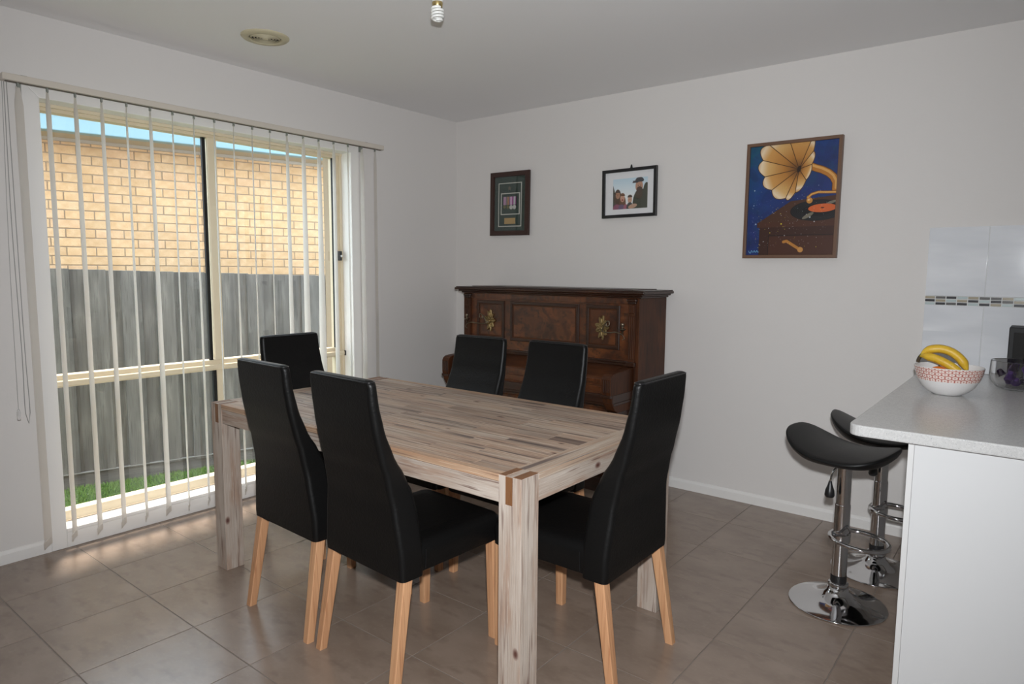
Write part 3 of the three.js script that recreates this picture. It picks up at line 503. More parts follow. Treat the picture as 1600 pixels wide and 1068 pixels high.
    part('candle_cup', cup, brassDark, sc);
  };
  sconce(-0.458, -1); sconce(0.452, 1);
}

// ---------------------------------------------------------------- pictures on the back wall
function canvasTex(w, h, draw) { const c = document.createElement('canvas'); c.width = w; c.height = h; draw(c.getContext('2d'), w, h); const t = new THREE.CanvasTexture(c); t.colorSpace = THREE.SRGBColorSpace; return t; }
function frameGeo(w, h, b, d, bev) { const g = extrude(rectPts(-w / 2, w / 2, -h / 2, h / 2), d - 2 * bev, bev, [rectPts(-w / 2 + b, w / 2 - b, -h / 2 + b, h / 2 - b)], 2); g.translate(0, 0, bev); return g; }
function flat(w, h, z) { const g = new THREE.PlaneGeometry(w, h); g.translate(0, 0, z); return g; }
{ // painting of a gramophone
  const w = 0.507, h = 0.648, t = thing('framed_painting', 'framed blue painting of a gramophone with a golden horn', 'painting', [2.578, 1.790, 0.004]);
  t.rotation.z = -0.004;
  const fr = std({ color: new THREE.Color().setRGB(0.16, 0.085, 0.05), roughness: 0.45 });
  part('frame', frameGeo(w, h, 0.018, 0.036, 0.002), fr, t); part('backing', B(-w / 2 + 0.012, w / 2 - 0.012, -h / 2 + 0.012, h / 2 - 0.012, 0, 0.016), blackPlastic, t);
  const art = canvasTex(768, 984, (g, W, H) => {
    const gr = g.createLinearGradient(0, 0, W, H); gr.addColorStop(0, '#12596b'); gr.addColorStop(0.3, '#143a78'); gr.addColorStop(0.55, '#1c2c66'); gr.addColorStop(1, '#123f86'); g.fillStyle = gr; g.fillRect(0, 0, W, H);
    let s = 7; const R = () => (s = (s * 16807) % 2147483647) / 2147483647;
    for (let i = 0; i < 420; i++) { const x = R() * W, y = R() * H, r = 20 + R() * 70, c = ['rgba(14,84,96,', 'rgba(22,40,110,', 'rgba(10,24,60,', 'rgba(30,70,140,', 'rgba(44,44,120,'][Math.floor(R() * 5)]; g.fillStyle = c + (0.06 + R() * 0.10) + ')'; g.beginPath(); g.ellipse(x, y, r, r * 0.5, R() * 3, 0, 7); g.fill(); }
    const P = (u, v) => [u * W, v * H], path = (pts) => { g.beginPath(); pts.forEach((p, i) => { const [x, y] = P(...p); i ? g.lineTo(x, y) : g.moveTo(x, y); }); g.closePath(); };
    g.fillStyle = '#4a2c1c'; path([[0.13, 0.70], [0.5, 0.515], [1, 0.48], [1, 0.72], [0.14, 0.74]]); g.fill();
    g.fillStyle = '#4c2a1b'; g.fillRect(0.12 * W, 0.70 * H, W, 0.045 * H); g.fillStyle = '#3c2016'; g.fillRect(0.15 * W, 0.745 * H, W, H); g.fillStyle = '#4a281a'; g.fillRect(0.26 * W, 0.83 * H, W, H); g.strokeStyle = '#24120c'; g.lineWidth = 7; g.strokeRect(0.26 * W, 0.82 * H, W, H);
    g.fillStyle = '#0a0a0c'; g.beginPath(); g.ellipse(0.80 * W, 0.605 * H, 0.30 * W, 0.092 * H, -0.02, 0, 7); g.fill();
    g.strokeStyle = 'rgba(120,120,130,0.35)'; g.lineWidth = 2; for (let k = 0; k < 6; k++) { g.beginPath(); g.ellipse(0.80 * W, 0.605 * H, (0.18 + k * 0.02) * W, (0.055 + k * 0.006) * H, -0.02, 0, 7); g.stroke(); }
    g.fillStyle = 'rgba(200,190,160,0.55)'; g.beginPath(); g.ellipse(0.70 * W, 0.65 * H, 0.07 * W, 0.016 * H, -0.5, 0, 7); g.fill(); g.beginPath(); g.ellipse(0.95 * W, 0.54 * H, 0.06 * W, 0.012 * H, -0.3, 0, 7); g.fill();
    g.fillStyle = '#d2622c'; g.beginPath(); g.ellipse(0.855 * W, 0.587 * H, 0.155 * W, 0.037 * H, -0.03, 0, 7); g.fill(); g.fillStyle = '#3a1c12'; g.beginPath(); g.ellipse(0.855 * W, 0.585 * H, 0.02 * W, 0.005 * H, 0, 0, 7); g.fill();
    // horn neck and tone arm
    g.lineCap = 'round'; g.lineJoin = 'round';
    const line = (pts, w, c) => { g.strokeStyle = c; g.lineWidth = w; g.beginPath(); pts.forEach((p, i) => { const [x, y] = P(...p); i ? g.lineTo(x, y) : g.moveTo(x, y); }); g.stroke(); };
    const neck = [[0.70, 0.215], [0.76, 0.235], [0.83, 0.255], [0.9, 0.285], [0.95, 0.32], [0.985, 0.37], [0.985, 0.43]];
    line(neck, 66, '#5a3414'); line(neck, 56, '#b9762a'); line(neck.map(([a, b]) => [a, b - 0.012]), 20, '#dca55a');
    const arm = [[1.0, 0.455], [0.9, 0.452], [0.8, 0.447], [0.73, 0.462], [0.69, 0.49]]; line(arm, 26, '#5a3414'); line(arm, 20, '#c08032'); line(arm, 6, '#e6b56a');
    g.fillStyle = '#c8893c'; g.beginPath(); g.arc(0.71 * W, 0.517 * H, 26, 0, 7); g.fill(); g.fillStyle = '#e8bb78'; g.beginPath(); g.arc(0.70 * W, 0.512 * H, 10, 0, 7); g.fill();
    // horn petals around the throat
    const C0 = [0.575, 0.234], rim = [[0.70, -0.02], [0.45, -0.03], [0.22, -0.005], [0.155, 0.13], [0.185, 0.28], [0.275, 0.405], [0.44, 0.485], [0.545, 0.44], [0.66, 0.335], [0.715, 0.2], [0.725, 0.085], [0.70, -0.02]];
    for (let i = 0; i < rim.length - 1; i++) {
      const a = rim[i], b = rim[i + 1], m = [(a[0] + b[0]) / 2 + ((a[0] + b[0]) / 2 - C0[0]) * 0.34, (a[1] + b[1]) / 2 + ((a[1] + b[1]) / 2 - C0[1]) * 0.34];
      const gg = g.createLinearGradient(...P(...C0), ...P(...m)); gg.addColorStop(0, '#5e3a16'); gg.addColorStop(0.3, '#b47a36'); gg.addColorStop(0.65, i % 2 ? '#dcb070' : '#d29a54'); gg.addColorStop(0.80, '#efd9b8'); gg.addColorStop(1, '#bd8244');
      g.fillStyle = gg; g.strokeStyle = '#50300f'; g.lineWidth = 6; g.beginPath(); g.moveTo(...P(...C0)); g.lineTo(...P(...a)); g.quadraticCurveTo(...P(...m), ...P(...b)); g.closePath(); g.fill(); g.stroke();
    }
    g.fillStyle = '#2c190a'; g.beginPath(); g.ellipse(C0[0] * W, C0[1] * H, 16, 30, 0.3, 0, 7); g.fill();
    // crank
    const cr = [[0.44, 0.88], [0.475, 0.873], [0.54, 0.905], [0.62, 0.945]]; line(cr, 30, '#5a3414'); line(cr, 24, '#b97c36'); g.fillStyle = '#c98f4c'; g.beginPath(); g.arc(0.635 * W, 0.952 * H, 24, 0, 7); g.fill();
    for (let i = 0; i < 260; i++) { const u = R(), v = 0.38 + R() * 0.55; g.fillStyle = R() > 0.86 ? '#d9c93c' : 'rgba(210,215,225,' + (0.25 + 0.6 * R()) + ')'; g.beginPath(); g.arc((0.05 + u * 0.85) * W, v * H, 1 + R() * (R() > 0.93 ? 6 : 2.2), 0, 7); g.fill(); }
    g.strokeStyle = '#7fc0e0'; g.lineWidth = 4; g.beginPath(); g.moveTo(24, H - 40); g.bezierCurveTo(30, H - 10, 50, H - 20, 44, H - 30); for (let k = 0; k < 6; k++) g.quadraticCurveTo(52 + k * 12, H - 56 + (k % 2) * 30, 58 + k * 12, H - 30); g.stroke();
  });
  part('canvas', flat(w - 0.034, h - 0.034, 0.0205), std({ map: art, roughness: 0.45 }), t);
}
{ // framed medals
  const w = 0.366, h = 0.468, t = thing('medal_frame', 'dark brown frame with four medals on a green mat', 'frame', [0.560, 1.881, 0.004]); t.rotation.z = -0.012;
  const wood = phy({ color: new THREE.Color().setRGB(0.042, 0.017, 0.012), roughness: 0.35 });
  part('frame', frameGeo(w, h, 0.036, 0.028, 0.006), wood, t);
  part('mat_board', B(-w / 2 + 0.02, w / 2 - 0.02, -h / 2 + 0.02, h / 2 - 0.02, 0.0, 0.010), std({ color: new THREE.Color().setRGB(0.012, 0.036, 0.026), roughness: 0.9 }), t, 'dark green mat');
  const line = std({ color: new THREE.Color().setRGB(0.55, 0.54, 0.48), roughness: 0.7 });
  const ring = (x0, x1, y0, y1, b, z, name) => { const g = extrude(rectPts(x0, x1, y0, y1), 0.0015, 0, [rectPts(x0 + b, x1 - b, y0 + b, y1 - b)]); g.translate(0, 0, z); part(name, g, line, t); };
  ring(-0.112, 0.108, -0.168, 0.154, 0.006, 0.010, 'outer_fillet'); ring(-0.088, 0.092, -0.080, 0.080, 0.007, 0.010, 'inner_fillet');
  const em = new THREE.Shape(); for (let i = 0; i <= 10; i++) { const a = i / 10 * Math.PI * 2 + Math.PI / 2, r = i % 2 ? 0.009 : 0.019; i ? em.lineTo(r * Math.cos(a), r * Math.sin(a)) : em.moveTo(r * Math.cos(a), r * Math.sin(a)); }
  const eg = new THREE.ExtrudeGeometry(em, { depth: 0.001, bevelEnabled: false }); eg.translate(-0.008, 0.114, 0.010); part('emblem', eg, std({ color: new THREE.Color().setRGB(0.10, 0.075, 0.05), roughness: 0.5 }), t);
  const silver = std({ color: 0xc9c9c6, roughness: 0.35, metalness: 0.6 }), bronze = std({ color: 0x6f6a3c, roughness: 0.4, metalness: 0.6 });
  const rib = [['#7d1f6d', '#d9cfd6', '#8b2b78'], ['#8d9a90', '#c0693a', '#3d6a58'], ['#a02a90', '#d8cbd6', '#a02a90'], ['#8a1d7a', '#d2d0d0', '#9aa0a0']];
  rib.forEach((cs, i) => { const x = -0.050 + i * 0.031, m = new THREE.Group(); const tx = canvasTex(48, 64, (g) => { [0, 1, 2, 3, 4].forEach((k) => { g.fillStyle = cs[[0, 1, 2, 1, 0][k]]; g.fillRect(k * 9.6, 0, 10, 64); }); });
    const rb = part('ribbon', uvm(B(-0.0135, 0.0135, -0.024, 0.036, 0.010, 0.0125), 'x'), std({ map: tx, roughness: 0.85 }), t); const u = rb.geometry.attributes.uv, q = rb.geometry.attributes.position; for (let k = 0; k < q.count; k++) u.setXY(k, (q.getX(k) + 0.0135) / 0.027, (q.getY(k) + 0.024) / 0.06); rb.position.set(x, 0.016, 0);
    if (i > 1) { const g = new THREE.CylinderGeometry(0.0155, 0.0155, 0.003, 28); g.rotateX(Math.PI / 2); g.translate(x + 0.001, -0.026, 0.0135); part('medal', g, silver, t, 'round silver medal'); }
    else { const st = new THREE.Shape(); for (let k = 0; k <= 12; k++) { const a = k / 12 * Math.PI * 2 + Math.PI / 2, r = k % 2 ? 0.008 : 0.0165; k ? st.lineTo(r * Math.cos(a), r * Math.sin(a)) : st.moveTo(r * Math.cos(a), r * Math.sin(a)); } const g = new THREE.ExtrudeGeometry(st, { depth: 0.002, bevelEnabled: true, bevelThickness: 0.0006, bevelSize: 0.0006, bevelSegments: 1 }); g.translate(x, -0.022, 0.0115); part('medal', g, bronze, t, 'bronze star medal'); } });
  part('plaque', RB(-0.052, 0.052, -0.148, -0.104, 0.010, 0.013, 0.001, 1), std({ color: new THREE.Color().setRGB(0.50, 0.33, 0.12), roughness: 0.4, metalness: 0.5 }), t, 'small gold plaque');
  part('glazing', B(-w / 2 + 0.034, w / 2 - 0.034, -h / 2 + 0.034, h / 2 - 0.034, 0.0185, 0.0200), glassPane, t);
}
{ // family photograph
  const w = 0.396, h = 0.314, t = thing('photo_frame', 'thin black frame holding a family photograph in a white mat', 'frame', [1.556, 1.895, 0.004]); t.rotation.z = 0.008;
  part('frame', frameGeo(w, h, 0.020, 0.024, 0.002), blackPlastic, t);
  part('mat_board', B(-w / 2 + 0.015, w / 2 - 0.015, -h / 2 + 0.015, h / 2 - 0.015, 0, 0.010), std({ color: new THREE.Color().setRGB(0.78, 0.78, 0.79), roughness: 0.9 }), t, 'white mat');
  const hk = new THREE.Shape([V2(-0.010, 0), V2(0.010, 0), V2(0.003, 0.026), V2(-0.003, 0.026)]); const hg = new THREE.ExtrudeGeometry(hk, { depth: 0.004, bevelEnabled: false }); hg.translate(0.01, h / 2 - 0.002, 0.002); part('hanging_hook', hg, blackPlastic, t);
  const art = canvasTex(512, 400, (g, W, H) => {
    const gr = g.createLinearGradient(0, 0, 0, H); gr.addColorStop(0, '#c3dbe8'); gr.addColorStop(0.6, '#eef2f3'); g.fillStyle = gr; g.fillRect(0, 0, W, H);
    const el = (x, y, rx, ry, c, r = 0) => { g.fillStyle = c; g.beginPath(); g.ellipse(x * W, y * H, rx * W, ry * H, r, 0, 7); g.fill(); };
    g.fillStyle = '#3c4038'; g.beginPath(); g.moveTo(0, 0.20 * H); g.lineTo(0.05 * W, 0.4 * H); g.lineTo(0.12 * W, H); g.lineTo(0, H); g.fill();
    el(0.97, 0.52, 0.1, 0.34, '#3d4234'); el(0.80, 0.86, 0.22, 0.5, '#3a3f33'); el(0.76, 0.55, 0.1, 0.14, '#4a3a2c');
    el(0.76, 0.28, 0.105, 0.2, '#b98c72'); el(0.77, 0.40, 0.085, 0.105, '#4a3326'); g.fillStyle = '#32353c'; g.beginPath(); g.ellipse(0.77 * W, 0.115 * H, 0.125 * W, 0.125 * H, 0, Math.PI, 0); g.fill(); g.fillRect(0.58 * W, 0.10 * H, 0.3 * W, 0.045 * H); g.fillStyle = '#1c1e22'; g.fillRect(0.57 * W, 0.14 * H, 0.16 * W, 0.03 * H);
    el(0.735, 0.26, 0.012, 0.012, '#2c1c14'); el(0.80, 0.26, 0.012, 0.012, '#2c1c14');
    el(0.14, 0.62, 0.105, 0.28, '#4a3326'); el(0.145, 0.53, 0.062, 0.125, '#b08268'); g.fillStyle = '#3a281e'; g.beginPath(); g.ellipse(0.145 * W, 0.45 * H, 0.072 * W, 0.1 * H, 0, Math.PI, 0); g.fill();
    el(0.285, 0.80, 0.095, 0.26, '#6a4630'); el(0.28, 0.64, 0.062, 0.125, '#d3a48c'); g.fillStyle = '#6c4a34'; g.beginPath(); g.ellipse(0.28 * W, 0.57 * H, 0.075 * W, 0.1 * H, 0, Math.PI, 0); g.fill(); el(0.28, 0.70, 0.03, 0.03, '#8c3a3a');
    el(0.50, 0.70, 0.062, 0.12, '#caa088'); g.fillStyle = '#4c382c'; g.beginPath(); g.ellipse(0.50 * W, 0.63 * H, 0.07 * W, 0.09 * H, 0, Math.PI, 0); g.fill();
    el(0.12, 0.97, 0.12, 0.14, '#8a4a66'); el(0.26, 1.0, 0.10, 0.16, '#6c5878'); el(0.38, 1.0, 0.07, 0.16, '#a45c74'); el(0.50, 0.97, 0.10, 0.18, '#30353c'); el(0.58, 0.92, 0.13, 0.07, '#c09a82', -0.25);
    for (const [x, y] of [[0.125, 0.52], [0.165, 0.52], [0.26, 0.63], [0.30, 0.63], [0.485, 0.69], [0.52, 0.69]]) el(x, y, 0.008, 0.009, '#2a1a14');
  });
  part('photograph', flat(0.252, 0.196, 0.0106), std({ map: art, roughness: 0.4 }), t).position.set(0.006, -0.004, 0);
  part('glazing', B(-w / 2 + 0.018, w / 2 - 0.018, -h / 2 + 0.018, h / 2 - 0.018, 0.0145, 0.0160), glassPane, t);
}

// ---------------------------------------------------------------- ceiling fittings
{ const v = thing('ceiling_vent', 'round cream heating vent in the ceiling', 'vent', [0.573, CEIL, 2.002]);
  const cream = std({ color: new THREE.Color().setRGB(0.58, 0.52, 0.36), roughness: 0.5 });
  part('flange', lathe([[0.078, 0.0], [0.078, -0.010], [0.084, -0.014], [0.108, -0.010], [0.116, -0.003], [0.116, 0.0]], 56), cream, v);
  for (const r of [0.068, 0.054, 0.040, 0.026]) part('ring_blade', lathe([[r + 0.0045, -0.001], [r - 0.001, -0.013], [r - 0.0025, -0.013], [r + 0.003, -0.0005]], 48), cream, v);
  part('centre_disc', lathe([[0.0001, -0.013], [0.014, -0.013], [0.018, -0.008], [0.0001, -0.006]], 32), cream, v);
  part('duct', lathe([[0.0001, -0.0006], [0.078, -0.0006]], 40), std({ color: 0x2a2622, roughness: 0.9 }), v);
  part('spoke', merge([0, 1, 2].map((k) => { const g = B(-0.074, 0.074, -0.006, -0.004, -0.0015, 0.0015); g.rotateY(k * Math.PI / 3); return g; })), cream, v); }
{ const b = thing('ceiling_bulb', 'spiral fluorescent bulb in a bare white ceiling holder', 'light bulb', [1.775, CEIL, 1.990]);
  const white = std({ color: 0xe8e8e6, roughness: 0.35 });
  part('ceiling_rose', lathe([[0.0001, 0], [0.045, 0], [0.045, -0.012], [0.03, -0.022], [0.022, -0.03], [0.022, -0.062], [0.0001, -0.062]], 36), white, b);
  part('brass_collar', lathe([[0.024, -0.058], [0.0255, -0.062], [0.0255, -0.070], [0.023, -0.074], [0.0001, -0.074]], 32), std({ color: new THREE.Color().setRGB(0.75, 0.58, 0.25), roughness: 0.3, metalness: 1 }), b);
  part('bulb_base', lathe([[0.0001, -0.070], [0.018, -0.072], [0.0225, -0.082], [0.0225, -0.106], [0.02, -0.110], [0.0001, -0.111]], 32), white, b);
  part('brass_neck', lathe([[0.0001, -0.108], [0.0195, -0.108], [0.0205, -0.113], [0.0195, -0.126], [0.016, -0.129], [0.0001, -0.130]], 32), std({ color: new THREE.Color().setRGB(0.62, 0.48, 0.22), roughness: 0.35, metalness: 1 }), b, 'brass neck of the bulb');
  const pts = []; for (let i = 0; i <= 90; i++) { const a = i / 90 * Math.PI * 2 * 4.2, r = i < 6 ? 0.014 + 0.0075 * i / 6 : i > 78 ? 0.0215 - 0.012 * (i - 78) / 12 : 0.0215; pts.push(V3(r * Math.cos(a), -0.130 - 0.049 * i / 90, r * Math.sin(a))); }
  part('spiral_tube', tube(pts, 0.0047, 220, 10), phy({ color: 0xf2f2ee, roughness: 0.2 }), b); }

// ---------------------------------------------------------------- kitchen peninsula
const CT = 0.90;
{ const c = thing('peninsula_cabinet', 'white kitchen peninsula cabinet under the speckled benchtop', 'cabinet', [3.43, 0, 0.0]);
  part('carcass', B(0.0145, 0.66, 0.0, CT - 0.036, 0.003, 1.572), cabinetWhite, c);
  part('end_panel', RB(0.017, 0.66, 0.0, CT - 0.037, 1.5735, 1.590, 0.001, 1), cabinetWhite, c);
  part('corner_strip', RB(0.0, 0.0165, 0.0, CT - 0.037, 1.5735, 1.590, 0.001, 1), std({ color: new THREE.Color().setRGB(0.71, 0.705, 0.695), roughness: 0.4 }), c);
  part('back_panel', RB(0.0, 0.0138, 0.0, CT - 0.037, 0.015, 1.5725, 0.001, 1), cabinetWhite, c);
  const k = 0.045; const pts = [[3.262, 0.0], [3.262, 1.63 - k]]; for (let i = 1; i < 6; i++) { const a = Math.PI - i / 6 * Math.PI / 2; pts.push([3.262 + k + k * Math.cos(a), 1.63 - k + k * Math.sin(a)]); } pts.push([3.262 + k, 1.63], [4.12, 1.63], [4.12, 0.0]);
  const g = extrude(pts.map(([x, z]) => [x, -z]).reverse(), 0.036 - 0.008, 0.004, [], 2); g.rotateX(-Math.PI / 2); g.translate(0, CT - 0.036 + 0.004, 0.0);
  const top = uvm(g, 'x', 0.5, 0.5); const w = thing('benchtop', 'grey speckled laminate benchtop overhanging the bar stools', 'benchtop'); part('slab', top, counterMat, w).position.z = 0.001; }
{ // splashback: large white tiles with a mosaic band
  const s = thing('tile_splashback', 'white glazed wall tiles with a glass mosaic band above the benchtop', 'splashback', [3.252, 0, 0]);
  part('adhesive_bed', B(0.001, 1.25, CT + 0.001, 1.612, 0.0006, 0.004), whiteGrout, s);
  const tw = 0.2455;
  for (let i = 0; i < 5; i++) for (const [y0, y1] of [[CT + 0.002, 1.228], [1.275, 1.612]]) part('wall_tile', uvm(RB(i * (tw + 0.0025), i * (tw + 0.0025) + tw, y0, y1, 0.0015, 0.0095, 0.0018, 2), 'x', 1, 1, i * 0.31, y0), splashMat, s);
  const mos = [[0.42, 0.37, 0.28], [0.07, 0.07, 0.075], [0.52, 0.60, 0.60], [0.16, 0.155, 0.15]].map((c) => phy({ color: new THREE.Color().setRGB(...c), roughness: 0.12 }));
  const order = [[0, 3, 1, 2, 0, 3, 3, 0, 2, 1], [1, 0, 2, 0, 1, 2, 1, 3, 0, 2], [2, 1, 3, 1, 2, 1, 0, 2, 1, 3]], mg = RB(-0.0205, 0.0205, -0.0058, 0.0058, 0.003, 0.0085, 0.001, 1);
  for (let r = 0; r < 3; r++) for (let i = 0; i < 27; i++) { const m = part('mosaic_piece', mg, mos[order[r][(i * 1) % 10]], s); m.position.set(0.0215 + i * 0.0452, 1.2665 - r * 0.0152, 0); } }
// bar stools
const stoolSeat = (() => { // saddle: two raised wings, the front and back lips rolled down over a flatter underside
  const NR = 12, NA = 56, pos = [], idx = [], rim = (r, a) => { const c = Math.cos(a), s = Math.sin(a); return [(c > 0 ? 0.197 : 0.215) * r * Math.sign(c) * Math.pow(Math.abs(c), 0.66) - 0.008 * r, 0.185 * r * Math.sign(s) * Math.pow(Math.abs(s), 0.72)]; };
  const top = (r, a) => { const [x, z] = rim(r, a), q = x / 0.215, w = z / 0.185; return [x, 0.668 + 0.066 * Math.pow(Math.abs(q), 2.1) * (q < 0 ? 1.0 : 0.45) - 0.020 * w * w * (1 - 0.5 * q * q) - 0.010 * Math.max(0, q) * w, z]; };
  const under = (r, a) => { const [x, z] = rim(r, a), q = x / 0.215; return [x, 0.612 + 0.012 * r * r + 0.05 * Math.pow(Math.abs(q), 3) * (q < 0 ? 1 : 0.5), z]; };
  const ring = (fn) => { const at = pos.length / 3; for (let j = 0; j < NA; j++) pos.push(...fn(j / NA * Math.PI * 2)); return at; };
  const mixp = (p, q, t) => [p[0] + (q[0] - p[0]) * t, p[1] + (q[1] - p[1]) * t, p[2] + (q[2] - p[2]) * t];
  const rows = [];
  for (let i = 1; i <= NR; i++) rows.push(ring((a) => top(i / NR * 0.965, a)));
  rows.push(ring((a) => { const p = top(0.99, a); p[1] -= 0.003; return p; })); rows.push(ring((a) => { const p = top(1.0, a); p[1] -= 0.010; return p; }));
  for (const t of [0.3, 0.6, 0.85]) rows.push(ring((a) => { const p = mixp(top(1.0, a), under(0.80, a), t), b = 1 + 0.06 * Math.sin(t * Math.PI); p[0] *= b; p[2] *= b; return p; }));
  for (let i = 8; i >= 1; i--) rows.push(ring((a) => under(0.80 * i / 8, a)));
  for (let k = 0; k < rows.length - 1; k++) for (let j = 0; j < NA; j++) { const a = rows[k] + j, b = rows[k] + (j + 1) % NA, c = rows[k + 1] + j, d = rows[k + 1] + (j + 1) % NA; idx.push(a, b, d, a, d, c); }
  const cap = (row, y, flip) => { const at = pos.length / 3; pos.push(0, y, 0); for (let j = 0; j < NA; j++) { const a = row + j, b = row + (j + 1) % NA; flip ? idx.push(at, a, b) : idx.push(at, b, a); } };
  cap(rows[0], 0.668, false); cap(rows[rows.length - 1], 0.612, true);
  const g = new THREE.BufferGeometry(); g.setAttribute('position', new THREE.Float32BufferAttribute(pos, 3)); g.setIndex(idx); g.computeVertexNormals(); return g;
})();
const stool = thing('bar_stool', 'chrome bar stool with black saddle seat beside the peninsula end', 'stool', [3.134, 0, 1.0], -0.18, 'bar stools along the benchtop');
{ part('base_plate', lathe([[0.0001, 0.0], [0.186, 0.0], [0.19, 0.003], [0.188, 0.007], [0.15, 0.014], [0.10, 0.026], [0.06, 0.044], [0.042, 0.062], [0.038, 0.082], [0.0001, 0.084]], 64), chrome, stool);
  part('base_collar', lathe([[0.0385, 0.080], [0.040, 0.082], [0.040, 0.094], [0.034, 0.097], [0.030, 0.097]], 40), chrome, stool);
  const col = part('column', lathe([[0.030, 0.094], [0.030, 0.43], [0.0295, 0.432], [0.0275, 0.434], [0.0275, 0.585], [0.034, 0.59], [0.034, 0.612], [0.0001, 0.614]], 40), chrome, stool);
  part('column_band', lathe([[0.0302, 0.098], [0.0312, 0.10], [0.0312, 0.128], [0.0302, 0.13]], 40), blackPlastic, col);
  part('seat', stoolSeat, stoolSeatMat, stool);
  const lv = part('height_lever', tube([[0.0, 0.60, 0.02], [-0.02, 0.585, 0.05], [-0.028, 0.55, 0.062], [-0.03, 0.52, 0.062]], 0.004, 20, 8), chrome, stool);
  part('lever_grip', lathe([[0.0001, 0.455], [0.014, 0.457], [0.017, 0.465], [0.015, 0.485], [0.008, 0.508], [0.005, 0.524], [0.0001, 0.526]], 20).scale(1.15, 1, 1.15).translate(-0.03, 0.012, 0.062), blackPlastic, lv);
  { const pts = []; for (let k = 0; k < 20; k++) { const a = k / 20 * Math.PI * 2; pts.push(V3(0.072 + 0.108 * Math.sign(Math.cos(a)) * Math.pow(Math.abs(Math.cos(a)), 0.9), 0.297 - 0.006 * Math.cos(a), 0.10 * Math.sin(a))); } part('footrest', tube(pts, 0.0095, 90, 10, true), chrome, stool); }
  part('footrest_clamp', lathe([[0.0303, 0.275], [0.036, 0.277], [0.036, 0.313], [0.0303, 0.315]], 36), chrome, stool); }
{ const s2 = stool.clone(); s2.name = numbered('bar_stool'); s2.position.set(3.195, 0, 0.545); s2.rotation.y = 0.1; s2.userData = { label: 'chrome bar stool with black saddle seat nearer the back wall', category: 'stool', group: 'bar stools along the benchtop' }; scene.add(s2); }

// ---------------------------------------------------------------- things on the benchtop
{ const b = thing('fruit_bowl', 'white bowl with a red lattice pattern holding bananas', 'bowl', [3.446, CT + 0.0005, 0.775]);
  const porcelain = phy({ color: new THREE.Color().setRGB(0.80, 0.78, 0.77), roughness: 0.18 });
  const out = [[0.0001, 0.0], [0.05, 0.0], [0.053, 0.003], [0.072, 0.014], [0.092, 0.034], [0.1065, 0.060]];
  part('body', lathe([...out, [0.1165, 0.09], [0.1205, 0.1125], [0.1195, 0.1145], [0.1175, 0.1135], [0.113, 0.092], [0.102, 0.06], [0.087, 0.036], [0.066, 0.016], [0.04, 0.008], [0.0001, 0.007]], 64), porcelain, b);
  const pat = canvasTex(1024, 128, (g, W, H) => {
    g.fillStyle = '#e9d2c8'; g.fillRect(0, 0, W, H); const n = 32, d = W / n; g.lineWidth = 3.2;
    for (let i = -1; i <= n; i++) for (let j = -1; j < 5; j++) { const x = i * d + (j % 2 ? d / 2 : 0), y = j * d * 0.92; g.strokeStyle = '#b0574c'; g.beginPath(); g.arc(x, y, d * 0.52, 0, 7); g.stroke(); g.fillStyle = '#9c4440'; g.beginPath(); g.arc(x, y, 3.2, 0, 7); g.fill(); g.fillStyle = '#f4e8e2'; for (let k = 0; k < 4; k++) { g.beginPath(); g.arc(x + d * 0.27 * Math.cos(k * 1.57 + 0.78), y + d * 0.27 * Math.sin(k * 1.57 + 0.78), 3, 0, 7); g.fill(); } }
  });
  pat.wrapS = pat.wrapT = THREE.RepeatWrapping;
  part('pattern_band', lathe([[0.1067, 0.0602], [0.1168, 0.09], [0.1207, 0.1115]].map(([x, y]) => [x + 0.0004, y]), 64), phy({ map: pat, roughness: 0.2 }), b, 'red and white lattice pattern'); }
